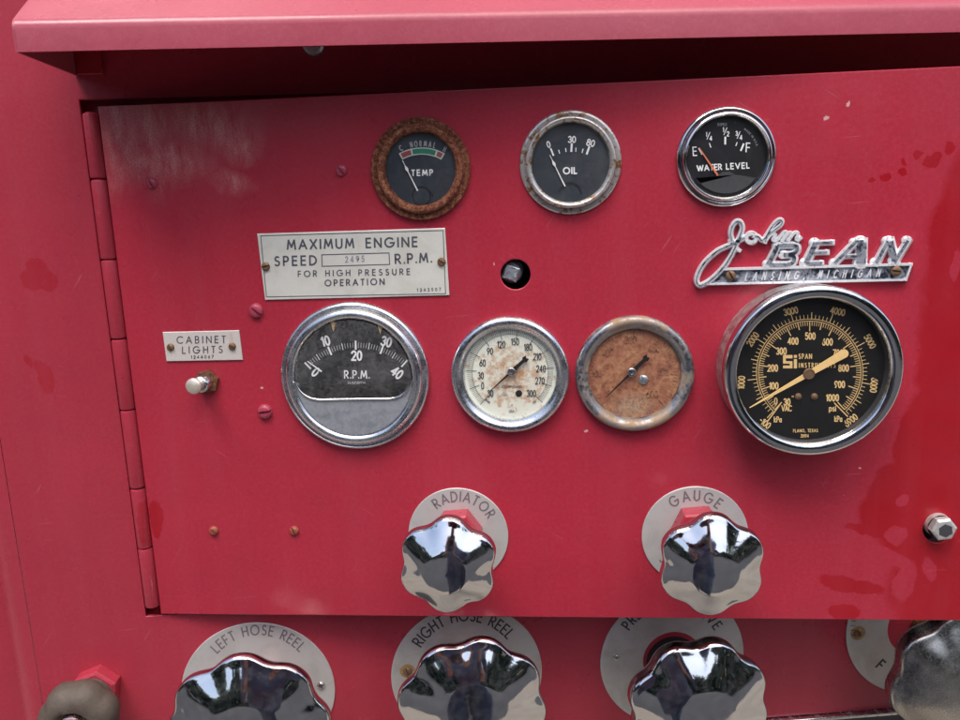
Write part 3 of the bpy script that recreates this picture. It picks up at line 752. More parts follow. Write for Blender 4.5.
mb.lathe([(t.R * .17, h), (t.R * .165, h + .0004), (.0001, h + .0005)], 'dial_navy', *t.xz(422, 196.5), seg=30); mb.build('pivot_cover', t.dial, smooth=0)

# oil
t = gauge(570.3, 163, 51.5, 'oil_gauge', 'oil pressure gauge in a wide pale ring spotted with rust, dial marked 0 30 80',
          [(1, 0), (1, .0010), (.985, .0018), (.95, .0021), (.885, .0019), (.88, .0042), (.865, .0052), (.835, .0056), (.80, .0052), (.765, .0040), (.757, .0012)], 'bezel_tinge', .0012, .76, 'dial_navy', .0040, 'glass_scratched')
Z = lambda u, v: (510 + u / 5.76, 100 + v / 5.76); h = .0015; mb = MB()
for a, b, w_ in (((234, 278), (251, 321), .85), ((280, 287), (286, 309), .5), ((320, 277), (323, 299), .5), ((356, 249), (353, 299), 1.0), ((380, 275), (379, 298), .5), ((421, 281), (415, 305), .5), ((458, 266), (441, 314), 1.0)):
    mb.ribbon([Z(*a), Z(*b)], w_, t.mp, h, 'white_ink')
mb.build('scale_marks', t.dial, smooth=0); mb = MB()
textc(mb, t.mp, '0', Z(222, 256), 6.0, .55, h, 'white_ink', xs=.8, ang=14); textc(mb, t.mp, '30', Z(357, 227), 6.0, .6, h, 'white_ink', xs=.9, ang=0)
textc(mb, t.mp, '80', Z(465, 247), 6.2, .6, h, 'white_ink', xs=.9, ang=-14); text(mb, t.mp, 'OIL', Z(309, 425), Z(384, 423), 6.0, .75, h, 'white_ink'); mb.build('lettering', t.dial, smooth=0)
needle(t, Z(317, 497), Z(229, 317), .7, .25, 'white_ink', h + .0008, extra=dia)
mb = MB(); mb.ribbon([Z(285, 530), Z(290, 505)] + [Z(350 + 58 * math.cos(R_(q)), 530 - 55 * math.sin(R_(q))) for q in range(150, 20, -15)] + [Z(412, 535)], .7, t.mp, h + .0003, 'black_hole')
mb.build('pivot_cover', t.dial, smooth=0)

# water level
t = gauge(725.4, 157.3, 50, 'water_level_gauge', 'water level gauge in a smooth bright ring with an orange needle',
          [(1, 0), (1.0, .0014), (.985, .0026), (.955, .0030), (.93, .0026), (.90, .0026), (.89, .0046), (.87, .0056), (.84, .0058), (.815, .0052), (.79, .0036), (.775, .0014)], 'chrome', .0014, .78, 'dial_black', .0042, 'glass_clean')
Z = lambda u, v: (665 + u / 6, 95 + v / 6); h = .0017; mb = MB()
for a, b, w_ in (((203, 318), (222, 358), .7), ((266, 288), (275, 315), .45), ((362, 250), (361, 297), .9), ((433, 283), (425, 306), .45), ((473, 291), (454, 336), .9)):
    mb.ribbon([Z(*a), Z(*b)], w_, t.mp, h, 'white_ink')
mb.build('scale_marks', t.dial, smooth=0); mb = MB()
W_ = 'white_ink'
textc(mb, t.mp, 'E', Z(179, 338), 8.4, .55, h, W_, xs=.85, ang=4); textc(mb, t.mp, 'F', Z(498, 315), 8.8, .6, h, W_, xs=.85, ang=-3)
def frac(a, b, c_, cen, s_):
    cx, cy = cen; textc(mb, t.mp, a, (cx - 2.3 * s_, cy - 2.0 * s_), 4.4 * s_, .45, h, W_, xs=.7); mb.ribbon([(cx - 1.9 * s_, cy + 3.4 * s_), (cx + 1.4 * s_, cy - 4.2 * s_)], .4, t.mp, h, W_)
    textc(mb, t.mp, b, (cx + 2.3 * s_, cy + 2.2 * s_), 4.4 * s_, .45, h, W_, xs=.8)
frac('1', '4', 0, Z(262, 247), .95); frac('1', '2', 0, Z(364, 220), 1.0); frac('3', '4', 0, Z(443, 242), .95)
text(mb, t.mp, 'WATER', Z(194, 456), Z(340, 447), 5.4, .6, h, W_); text(mb, t.mp, 'LEVEL', Z(369, 445), Z(505, 438), 5.4, .6, h, W_)
textc(mb, t.mp, 'ISSPRO', Z(343, 177), 2.6, .22, h, 'gray_ink', xs=.8)
textarc(mb, t.mp, 'MADE IN U.S.A.', (725.5, 156.5), 33.5, 36, 72, 1.9, .18, h, 'gray_ink'); mb.build('lettering', t.dial, smooth=0)
needle(t, Z(317, 482), Z(206, 318), .95, .45, 'needle_orange', h + .0012)
mb = MB(); P = [Z(205, 532), Z(255, 503), Z(320, 480), Z(345, 462), Z(390, 460), Z(420, 478), Z(480, 486), Z(540, 498)] + [(725.5 + 36.5 * math.cos(R_(q)), 157 + 36.5 * math.sin(R_(q))) for q in range(33, 146, 8)]
mb.prism([t.xz(*p, h + .0006) for p in P], h - .0002, h + .0006, 'dial_grey'); mb.build('pivot_cover', t.dial, smooth=0)

# tachometer
t = gauge(355.4, 376, 73.4, 'tachometer', 'large chrome R.P.M. tachometer with a half-covered window, below the wide plate',
          [(1, 0), (1.0, .0022), (.985, .0036), (.965, .0040), (.95, .0036), (.94, .0030), (.925, .0034), (.915, .0056), (.89, .0070), (.85, .0076), (.82, .0074), (.795, .0064), (.78, .0050), (.775, .0016)], 'bezel_grey', .0020, .78, 'dial_black', .0066, 'glass_dusty')
Z = lambda u, v: (270 + u / 4.5, 295 + v / 4.5); h = .0024
# cover below the window
rw = t.R * .785; P = []
for q in np.linspace(-3, -177, 44): P.append((rw * math.cos(R_(q)), rw * math.sin(R_(q))))
def bez(a, b, c_, n=8): return [tuple((1 - s) ** 2 * np.array(a) + 2 * s * (1 - s) * np.array(b) + s * s * np.array(c_)) for s in np.linspace(0, 1, n + 1)]
lft = bez((-rw * .998, -rw * .05), (-rw * .90, -rw * .355), (-rw * .58, -rw * .36)); rgt = bez((rw * .58, -rw * .36), (rw * .90, -rw * .355), (rw * .998, -rw * .05))
P += lft[1:] + rgt[:-1]
mb = MB(); mb.prism(P, .002, .0066, 'cover_grey', .0006)
t2 = []
for s in np.linspace(0, 1, 24): t2.append((-rw * .72 + rw * 1.44 * s, -rw * .46))
q2 = [(rw * .80 * math.cos(R_(q)), rw * .80 * math.sin(R_(q))) for q in np.linspace(-41, -139, 26)]

mb.build('window_cover', t.o, smooth=25)
mb = MB(); pp = lft + rgt; mb.tube([(x, -.0068, z) for x, z in pp], .0008, 'chrome', 8); mb.build('window_rim', t.bez, smooth=60)
# arc scale
A_ = [np.array(Z(170, 318)), np.array(Z(388, 226)), np.array(Z(605, 308))]
ax, ay = A_[0]; bx_, by_ = A_[1]; cx_, cy_ = A_[2]
dd = 2 * (ax * (by_ - cy_) + bx_ * (cy_ - ay) + cx_ * (ay - by_))
ux = ((ax * ax + ay * ay) * (by_ - cy_) + (bx_ ** 2 + by_ ** 2) * (cy_ - ay) + (cx_ ** 2 + cy_ ** 2) * (ay - by_)) / dd
uy = ((ax * ax + ay * ay) * (cx_ - bx_) + (bx_ ** 2 + by_ ** 2) * (ax - cx_) + (cx_ ** 2 + cy_ ** 2) * (bx_ - ax)) / dd
rr = math.hypot(ax - ux, ay - uy); an = lambda p: math.degrees(math.atan2(p[0] - ux, uy - p[1]))
a0, a1 = an(A_[0]), an(A_[2]); mb = MB()
for i in range(41):
    a = R_(a0 + (a1 - a0) * i / 40); big = i % 10 == 0; mid = i % 5 == 0
    l0, l1 = (-4.5, 4.5) if big else ((-3.2, 3.4) if mid else (-2.4, 2.6))
    mb.ribbon([(ux + (rr + l0) * math.sin(a), uy - (rr + l0) * math.cos(a)), (ux + (rr + l1) * math.sin(a), uy - (rr + l1) * math.cos(a))], .85 if big else .32, t.mp, h, 'white_ink' if i % 5 == 0 else 'gray_ink')
mb.build('scale_marks', t.dial, smooth=0); mb = MB()
for s_, p, an_ in (('0', (205, 347), -40), ('10', (250, 207), 15), ('20', (390, 273), 0), ('30', (524, 210), -14), ('40', (572, 350), -38)):
    textc(mb, t.mp, s_, Z(*p), 8.8, .9, h, 'white_ink', xs=.8, ang=an_)
textc(mb, t.mp, 'R.P.M.', Z(391, 358), 7.4, .62, h, 'white_ink', xs=.9, track=.3); textc(mb, t.mp, 'HUNDREDS', Z(390, 396), 2.6, .28, h, 'gray_ink', xs=1.0, track=.25)
mb.build('lettering', t.dial, smooth=0)
for p in ((283, 138), (494, 150)):  # two raised cream triangles near the top of the dial
    cx, cy = Z(*p); mb = MB(); mb.prism([t.xz(cx - 2.6, cy - 3.5, h + .002), t.xz(cx + 2.4, cy - 3.2, h + .002), t.xz(cx + .4, cy + 6, h + .002)][::-1], h, h + .002, 'cream_ink', .0003); mb.build('dial_triangle', t.dial, smooth=0)
needle(t, Z(232, 345), Z(168, 298), .7, .25, 'white_ink', h + .0012)

# compound gauge
def bourdon(px, py, rpx, name, label, bezm, dialm, hfr=.0):
    return gauge(px, py, rpx, name, label, [(1, 0), (1.0, .0030), (.985, .0046), (.95, .0056), (.90, .0058), (.86, .0052), (.84, .0044), (.82, .0040), (.785, .0036), (.775, .0014)], bezm, .0014, .785, dialm, .0042, None)
t = bourdon(510, 374.2, 58.2, 'compound_gauge', 'pressure gauge with a cream dial blotched brown and numbers 30 to 300', 'bezel_grey', 'dial_cream')
mb = MB(); mb.lathe([(t.R * .78, .0042), (t.R * .4, .0044), (.0002, .0045)], 'glass', seg=64); mb.build('glass', t.o)
Z = lambda u, v: (445 + u / 5.538, 310 + v / 5.538); h = .0017; c = Z(361, 345); mb = MB()
lab = [('30', 251, 462), ('0', 208, 419), ('30', 198, 363), ('60', 208, 293), ('90', 249, 228), ('120', 312, 191), ('150', 388, 176), ('180', 460, 206), ('210', 511, 258), ('240', 532, 325), ('270', 526, 392), ('300', 478, 462)]
a0, a1 = -137, 133
for i in range(111):
    a = R_(a0 + (a1 - a0) * i / 110); big = i % 10 == 0
    r0, r1 = (33.5, 44.0) if big else (38.0, 43.2)
    mb.ribbon([(c[0] + r0 * math.sin(a), c[1] - r0 * math.cos(a)), (c[0] + r1 * math.sin(a), c[1] - r1 * math.cos(a))], .30 if big else .16, t.mp, h, 'ink_dark')
mb.ribbon([(c[0] + 38 * math.sin(R_(a)), c[1] - 38 * math.cos(R_(a))) for a in np.linspace(a0, a1, 60)], .15, t.mp, h + 4e-5, 'ink_dark')
mb.build('scale_marks', t.dial, smooth=0); mb = MB()
for s_, u_, v_ in lab: textc(mb, t.mp, s_, Z(u_, v_), 6.4, .42, h, 'ink_dark', xs=.62, track=.16)
textc(mb, t.mp, 'COMPOUND', Z(370, 424), 2.1, .2, h, 'ink', xs=1.2, track=.3); textc(mb, t.mp, 'IN.HG.', Z(238, 506), 2.0, .18, h, 'ink', xs=.7, ang=-40); textc(mb, t.mp, 'PSI', Z(495, 512), 2.4, .2, h, 'ink', xs=.8, ang=38)
textc(mb, t.mp, 'USA', Z(370, 560), 2.4, .2, h, 'ink', xs=.9); mb.build('lettering', t.dial, smooth=0)
mb = MB()
for (u_, v_), q, mt in (((409, 462), 20, 'black_hole'), ((328, 462), 13, 'gray_ink'), ((371, 526), 6, 'gray_ink')):
    x, z = t.xz(*Z(u_, v_), h); mb.lathe([(q / 5.538 * .00056, h), (1e-5, h + .0001)], mt, x, z, seg=24)
mb.build('dial_dots', t.dial, smooth=0)
def spade(t, piv, tip, tail, mt, h, sc=1.0, hub='steel', w_=.9):
    piv = np.array(piv, float); tip = np.array(tip, float); tail = np.array(tail, float); d = tip - piv; L = np.linalg.norm(d); d /= L; n = np.array([-d[1], d[0]])
    tl = np.linalg.norm(tail - piv)
    half = [(-tl, 0), (-tl - 1.5, 2.3), (-tl + 2.5, 3.2), (-tl + 3.6, 1.6), (-tl * .5, 1.7), (0, 2.3), (3, 1.1), (L * .5, .75), (L, .22)]
    P = [piv + d * a * 1.0 + n * b * sc for a, b in half] + [piv + d * a - n * b * sc for a, b in half[::-1][:-1]]
    mb = MB(); mb.prism([t.xz(*p, h) for p in P], h - .0004, h, mt); o = mb.build('needle', t.o, smooth=0)
    x, z = t.xz(*piv, h); r = t.rad(*piv, 4.2 * sc, h); mb = MB(); mb.lathe([(r, h + .0001), (r, h + .0006), (r * .85, h + .0010), (r * .45, h + .0011), (r * .4, h + .0006), (.0001, h + .0007)], hub, x, z, seg=32); mb.build('hub', o)
spade(t, Z(368, 342), Z(238, 460), Z(450, 268), 'needle_black', .0030)

# rusted gauge
t = bourdon(633.8, 373.2, 58.2, 'rusted_pressure_gauge', 'pressure gauge whose dial is rusted orange brown with barely legible numbers', 'bezel_rusty', 'dial_rust')
mb = MB(); mb.lathe([(t.R * .78, .0042), (t.R * .4, .0044), (.0002, .0045)], 'glass_clean', seg=64); mb.build('glass', t.o)
Z = lambda u, v: (570 + u / 5.538, 310 + v / 5.538); c = Z(350, 352); mb = MB()
plain('ink_rusted', (.13, .055, .035), .7, .5, 500, col2=(.38, .16, .08), thr=(.42, .55), s2=350)
for i in range(61):
    a = R_(-134 + 270 * i / 60); big = i % 10 == 0; r0, r1 = (37, 44.5) if big else (40, 43.8)
    mb.ribbon([(c[0] + r0 * math.sin(a), c[1] - r0 * math.cos(a)), (c[0] + r1 * math.sin(a), c[1] - r1 * math.cos(a))], .45 if big else .25, t.mp, h, 'ink_rusted')
mb.build('scale_marks', t.dial, smooth=0); mb = MB()
for s_, u_, v_ in (('0', 208, 445), ('100', 150, 352), ('200', 209, 233), ('300', 336, 165), ('400', 465, 215), ('500', 515, 340), ('600', 455, 466)):
    textc(mb, t.mp, s_, Z(u_, v_), 6.4, .45, h, 'ink_rusted', xs=.85, track=.16)
mb.build('lettering', t.dial, smooth=0)
x, z = t.xz(*Z(407, 386), h); mb = MB(); slot_head(mb, x, z, t.rad(*Z(407, 386), 4.9, h), h, h + .0012, 28, 'gray_plug'); mb.build('adjusting_screw', t.dial)
spade(t, Z(342, 345), Z(200, 484), Z(428, 262), 'needle_black', .0030, 1.05)

# big gauge
hb = .025
t = Thing(DOOR, 814, 372.7, 'deep_pressure_gauge', 'largest gauge, deep chrome case with a black dial and yellow numbers up to 1000', 'gauge', 'round gauges in the door', h=hb)
R = t.rad(814, 372.7, 87.5, hb)
mb = MB(); mb.lathe([(R * .985, 0), (R * .985, hb - .009), (R * .99, hb - .0085)], 'case_steel', seg=128); mb.build('case', t.o)
mb = MB(); mb.lathe([(R * .99, hb - .0085), (R, hb - .0075), (R, hb - .002), (R * .985, hb - .0004), (R * .965, hb), (R * .93, hb + .0002), (R * .88, hb + .0000), (R * .862, hb - .0006), (R * .850, hb - .0025)], 'chrome', seg=128); mb.lathe([(R * .850, hb - .0025), (R * .849, hb - .008)], 'dial_grey', seg=128); mb.build('bezel', t.o, smooth=50)
hd = hb - .008
mb = MB(); mb.lathe([(R * .87, hd), (.0002, hd)], 'dial_jet', seg=96); t.dial = mb.build('dial', t.o, smooth=0)
mb = MB(); mb.lathe([(R * .868, hb - .0035), (R * .4, hb - .0032), (.0002, hb - .0031)], 'glass_clean', seg=96); mb.build('glass', t.o)
Z = lambda u, v: (700 + u / 3.6, 270 + v / 3.6); h = hd + .0002; c = Z(395, 368); Y = 'cream_ink'; mb = MB()
a0, a1 = -137, 137
for i in range(101):
    a = R_(a0 + (a1 - a0) * i / 100); big = i % 10 == 0; mid = i % 5 == 0
    r0 = 41.0 if big else (43.5 if mid else 46.5)
    mb.ribbon([(c[0] + r0 * math.sin(a), c[1] - r0 * math.cos(a)), (c[0] + 51.0 * math.sin(a), c[1] - 51.0 * math.cos(a))], .5 if mid else .3, t.mp, h, Y)
for i in range(70):
    a = R_(a0 + (a1 - a0) * i / 69); big = i % 10 == 0; mid = i % 5 == 0
    r1 = 62.5 if big else (60 if mid else 57.5)
    mb.ribbon([(c[0] + 53.2 * math.sin(a), c[1] - 53.2 * math.cos(a)), (c[0] + r1 * math.sin(a), c[1] - r1 * math.cos(a))], .42 if mid else .3, t.mp, h, Y)
for r_ in (51.2, 53.2): mb.ribbon([(c[0] + r_ * math.sin(R_(a)), c[1] - r_ * math.cos(R_(a))) for a in np.linspace(a0, a1, 90)], .32, t.mp, h + 5e-5, Y)
for q in ((290, 482, 243, 545), (483, 478, 532, 528)): mb.ribbon([Z(q[0], q[1]), Z(q[2], q[3])], .55, t.mp, h + 5e-5, Y)
mb.build('scale_marks', t.dial, smooth=0); mb = MB()
for s_, u_, v_ in (('0', 273, 472), ('100', 266, 417), ('200', 262, 353), ('300', 293, 292), ('400', 335, 256), ('500', 397, 238), ('600', 459, 259), ('700', 497, 299), ('800', 517, 353), ('900', 503, 412), ('1000', 477, 460), ('30', 313, 475)):
    textc(mb, t.mp, s_, Z(u_, v_), 6.3, .62, h, Y, xs=.70, track=.18)
textc(mb, t.mp, "''", Z(334, 462), 5, .3, h, Y)
textc(mb, t.mp, 'VAC', Z(312, 498), 5.2, .5, h, Y, xs=.66, track=.14); textc(mb, t.mp, 'psi', Z(477, 498), 5.4, .5, h, Y, xs=.9, track=.2); textc(mb, t.mp, 'kPa', Z(280, 538), 5.2, .5, h, Y, xs=.7); textc(mb, t.mp, 'kPa', Z(498, 536), 5.2, .5, h, Y, xs=.7)
for s_, u_, v_, an_ in (('-100', 234, 551, -38), ('1000', 149, 405, 86), ('2000', 190, 249, 55), ('3000', 327, 148, 12), ('4000', 496, 149, -12), ('5000', 612, 257, -60), ('6000', 626, 415, -97), ('6900', 543, 541, 38)):
    textc(mb, t.mp, s_, Z(u_, v_), 6.2, .55, h, Y if s_ not in ('3000', '1000', '2000') else 'cream_ink', xs=.78, ang=an_, track=.16)
text(mb, t.mp, 'SPAN', Z(356, 319), Z(402, 319), 4.6, .42, h, Y, xs=.7); text(mb, t.mp, 'INSTRUMENTS', Z(357, 351), Z(487, 351), 4.4, .4, h, Y, xs=.6)
text(mb, t.mp, 'PLANO, TEXAS', Z(336, 584), Z(424, 583), 2.9, .28, h, Y, xs=.7); textc(mb, t.mp, '20194', Z(377, 597), 2.9, .28, h, Y, xs=.75)
mb.build('lettering', t.dial, smooth=0)
mb = MB()
def rect(u0, v0, u1, v1): mb.prism([t.xz(*Z(u0, v1), h), t.xz(*Z(u1, v1), h), t.xz(*Z(u1, v0), h), t.xz(*Z(u0, v0), h)], h - .0001, h, Y)
rect(299, 306, 333, 318); rect(299, 318.2, 309, 328); rect(299, 328.2, 333, 337); rect(323, 337.2, 333, 344); rect(299, 344.2, 333, 354); rect(338, 306, 349, 316); rect(338, 321, 349, 354)
mb.build('emblem', t.dial, smooth=0)
mb = MB()
for u_ in (353, 411):
    x, z = t.xz(*Z(u_, 455), h); r = .0019; mb.lathe([(r, h), (r * .95, h + .0008), (r * .6, h + .0013), (1e-5, h + .0015)], 'brass', x, z, seg=24)
mb.build('stop_pins', t.dial)
# needle with round tail
hn = h + .0022; piv = np.array(Z(392, 374)); tip = np.array(Z(179, 496)); tail = np.array(Z(520, 301)); d = (tip - piv) / np.linalg.norm(tip - piv); n = np.array([-d[1], d[0]])
d2 = (tail - piv) / np.linalg.norm(tail - piv); n2 = np.array([-d2[1], d2[0]]); P = [tip + n * .3, piv + n * 2.9, ]
P = [tip - n * .35, tip + n * .35, piv + n * 2.6]
ta = math.atan2(d2[1], d2[0])
for q in np.linspace(-90, 90, 12): P.append(tail + 4.2 * np.array([math.cos(ta + R_(q)), math.sin(ta + R_(q))]))
P.append(piv - n * 2.6)
mb = MB(); mb.prism([t.xz(*p, hn) for p in P], hn - .0005, hn, 'cream_needle'); nd = mb.build('needle', t.o, smooth=0)
x, z = t.xz(*piv, hn); r = t.rad(*piv, 5.4, hn); mb = MB(); mb.lathe([(r * 1.05, hn - .0002), (r * 1.05, hn + .0004), (r * .9, hn + .0008), (r * .86, hn + .0004), (1e-5, hn + .0005)], 'brass', x, z, seg=36); mb.build('hub', nd)

# ---------------------------------------------------------------- script emblem
t = Thing(DOOR, 805, 273, 'script_emblem', 'chrome script nameplate with raised lettering and place name bar, above the largest gauge', 'nameplate')
Z = lambda u, v: (690 + u / 8, 214 + v / 8); Y2 = lambda u, v: (795 + u / 8, 220 + v / 8)
def spline(P, k=6):
    P = [np.array(p, float) for p in P]; Q = [2 * P[0] - P[1]] + P + [2 * P[-1] - P[-2]]; out = []
    for i in range(1, len(Q) - 2):
        for s in range(k):
            u = s / k; a, b, c_, e = Q[i - 1:i + 3]
            out.append(.5 * ((2 * b) + (-a + c_) * u + (2 * a - 5 * b + 4 * c_ - e) * u * u + (-a + 3 * b - 3 * c_ + e) * u ** 3))
    return out + [P[-1]]
base = MB(); top = MB(); jj = [0]
def raised(P, w_, w2, hh=.0032, mt='chrome_pitted', mt2='chrome_dark', closed=False):
    j = jj[0] = jj[0] + 1; e = (j % 7) * 4e-5
    base.ribbon(P, w_, t.mp, hh + e, mt, h0=.0002, bev=.62, closed=closed, ends=.8)
    for p in ((P[0], P[-1]) if not closed else ()):
        x, z = t.xz(*p, hh); r = w_ * .00058; base.lathe([(r, .0002), (r * .95, hh * .7 + e), (r * .62, hh + e + 2e-5), (1e-5, hh + e + 3e-5)], mt, x, z, seg=20)
    if w2: top.ribbon(P, w2, t.mp, hh + e + 3.2e-4, mt2, h0=hh - .0002, bev=.8, closed=closed)
J = [(438, 190), (408, 205), (345, 238), (290, 262), (215, 300), (130, 375), (78, 450), (52, 525), (72, 570), (115, 560), (190, 508), (265, 430), (325, 340), (370, 245), (400, 175), (418, 110), (402, 66), (370, 62), (338, 100), (325, 155), (335, 215)]
raised(spline([Z(*p) for p in J]), 3.2, .9)
raised(spline([Z(*p) for p in ((372, 262), (385, 283), (396, 292))], 3), 2.2, 0)
raised([np.array(Z(490 + 40 * math.cos(R_(a)), 192 + 38 * math.sin(R_(a)))) for a in range(0, 360, 20)], 2.8, 0, closed=True)
raised(spline([Z(*p) for p in ((430, 188), (455, 175), (475, 165))], 3), 2.0, 0)
raised(spline([Z(*p) for p in ((520, 175), (548, 182), (572, 212), (592, 200), (612, 170), (650, 110), (690, 62), (722, 46), (738, 62), (722, 92), (672, 130), (625, 170), (603, 220))]), 2.6, .5)
raised(spline([Z(*p) for p in ((612, 205), (640, 172), (668, 158), (680, 172), (664, 205), (682, 214), (708, 196), (748, 150), (768, 150), (752, 186), (742, 212))]), 2.4, 0)
raised(spline([Z(*p) for p in ((750, 200), (785, 158), (806, 152), (806, 172), (790, 210))]), 2.3, 0)
raised(spline([Z(*p) for p in ((795, 200), (830, 156), (856, 150), (862, 168), (850, 198), (866, 208), (884, 192))]), 2.3, 0)
# bar
base.prism([t.xz(*p, .0018) for p in ((706, 284.5), (905.8, 280.3), (911, 264.5), (721.5, 269.5))], .0002, .0016, 'chrome_dark')
raised([(705, 284.2), (906, 279.8)], 1.5, 0, .0030); raised([(722, 269.4), (911.6, 264.4)], 1.7, 0, .0031); raised([(906, 279.8), (911.4, 264.5)], 1.5, 0, .0030)
raised([(722.5, 269.4), (706, 284.2)], 1.4, 0, .0029)
text(base, t.mp, 'LANSING, MICHIGAN', (745, 280.3), (879, 276.6), 7.4, .72, .0027, 'chrome_pitted', xs=.5, slant=.32, h0=.0012)
# big letters
B1 = lambda *q: [np.array(Z(*p)) for p in q]; B2 = lambda *q: [np.array(Y2(*p)) for p in q]
hw1, hw2 = 4.7, 2.3
raised(B1((625, 405), (700, 256)), hw1, hw2 + .3); raised(spline(B1((700, 256), (790, 248), (850, 258), (856, 290), (822, 318), (760, 325)), 4), hw1 - .3, hw2 - .3); raised(spline(B1((750, 326), (812, 330), (834, 352), (820, 388), (770, 405), (640, 408)), 4), hw1 - .3, hw2 - .2)
raised(B2((88, 345), (165, 186)), hw1 + .6, hw2 + .5); raised(B2((160, 184), (300, 181)), 3.1, 1.3); raised(B2((135, 262), (258, 258)), 3.0, 1.4); raised(B2((88, 345), (215, 343)), 3.0, 1.4)
raised(B2((318, 345), (480, 182)), hw1 - .3, hw2 - .5); raised(B2((478, 176), (552, 172)), 3.2, 1.9); raised(B2((532, 180), (528, 345)), 6.6, 5.0); raised(B2((400, 292), (500, 288)), 2.8, 1.6)
raised(B2((652, 340), (745, 170)), hw1, hw2 - .3); raised(B2((762, 170), (800, 325)), 5.2, 3.4); raised(B2((800, 335), (905, 165)), hw1 - .2, hw2 - .6)
base.build('lettering', t.o, smooth=45); top.build('letter_inlay', t.o, smooth=45)
plate_screw(t, 730.4, 275.6, 5.2, 'brass', 30, .0024, .0022); plate_screw(t, 896, 271, 5.2, 'brass', 80, .0024, .0022)

# ---------------------------------------------------------------- plugs behind the holes
t = Thing(DOOR, 511, 273, 'pipe_plug', 'grey square-headed plug seen inside the round hole left of centre', 'plug', h=-.006)
s_ = t.rad(511, 273, 11.5, -.006); mb = MB()
mb.lathe([(s_ * .98, -.030), (s_ * .98, -.011), (s_ * .86, -.0095), (s_ * .6, -.009)], 'gray_plug', 0, 0, seg=40, cap1=True)
mb.prism([(s_ * .92 * math.cos(R_(45 + 90 * i - 20)), s_ * .92 * math.sin(R_(45 + 90 * i - 20))) for i in range(4)], -.010, -.0035, 'gray_plug', .0008); mb.build('square_head', t.o, smooth=30)
mb = MB(); mb.lathe([(.02, -.031), (.0001, -.0312)], 'black_hole', .0, 0, seg=30); mb.build('bore', t.o)
t = Thing(DOOR, 936, 530, 'hex_plug', 'silver hex-socket plug poking out of the hole at the door\'s right', 'plug')
mb = MB(); r = t.rad(940, 528, 12.5, .006)
dx, dz = .10, .02
ox, oz = t.xz(940.5, 527, .004); mb.lathe([(r * .9, -.02), (r * .98, -.002), (r * .98, .004)], 'plug_silver', ox, oz, seg=36)
mb.prism([(ox + .0004 + r * .98 * math.cos(R_(60 * i + 8)), oz + r * .98 * math.sin(R_(60 * i + 8))) for i in range(6)], .003, .0085, 'plug_silver', .0012); mb.build('hex_head', t.o, smooth=30)
mb = MB(); mb.prism([(ox + .0008 + r * .56 * math.cos(R_(60 * i + 38)), oz - .0004 + r * .56 * math.sin(R_(60 * i + 38))) for i in range(6)], .0085, .0087, 'slate'); mb.build('socket', t.o, smooth=0)
mb = MB(); mb.lathe([(.02, -.021), (.0001, -.0212)], 'black_hole', ox, oz, seg=30); mb.build('bore', t.o)

# ---------------------------------------------------------------- round plates and star knobs
def ring_plate(fr, px, py, rpx, ri, label, words, screws=(), mt='plate_alu', ink='ink_plate', h=.0010):
    t = Thing(fr, px, py, 'round_plate', label, 'sign', 'round plates behind the knobs')
    R = t.rad(px, py, rpx, h); r2 = t.rad(px, py, ri, h)
    mb = MB(); mb.lathe([(r2, .0001), (r2, h - .0002), (r2 + .0003, h), (R - .0003, h), (R, h - .0002), (R, .0001)], mt, seg=110); mb.build('plate', t.o, smooth=30)
    for wd in words:
        mb = MB(); textarc(mb, t.mp, wd[0], (px, py), *wd[1:6], h + .00012, ink, **(wd[6] if len(wd) > 6 else {})); mb.build('lettering', t.o, smooth=0)
    for (sx, sy, rr_, mt_, st) in screws:
        if st:
            cx, cz = t.xz(sx, sy, h); mb = MB(); mb.lathe([(t.rad(sx, sy, rr_ * 1.7), h + .00006), (1e-5, h + .00008)], 'stain', cx, cz, seg=20); mb.build('rust_stain', t.o)
        plate_screw(t, sx, sy, rr_, mt_, 20, h, .0018)
    return t
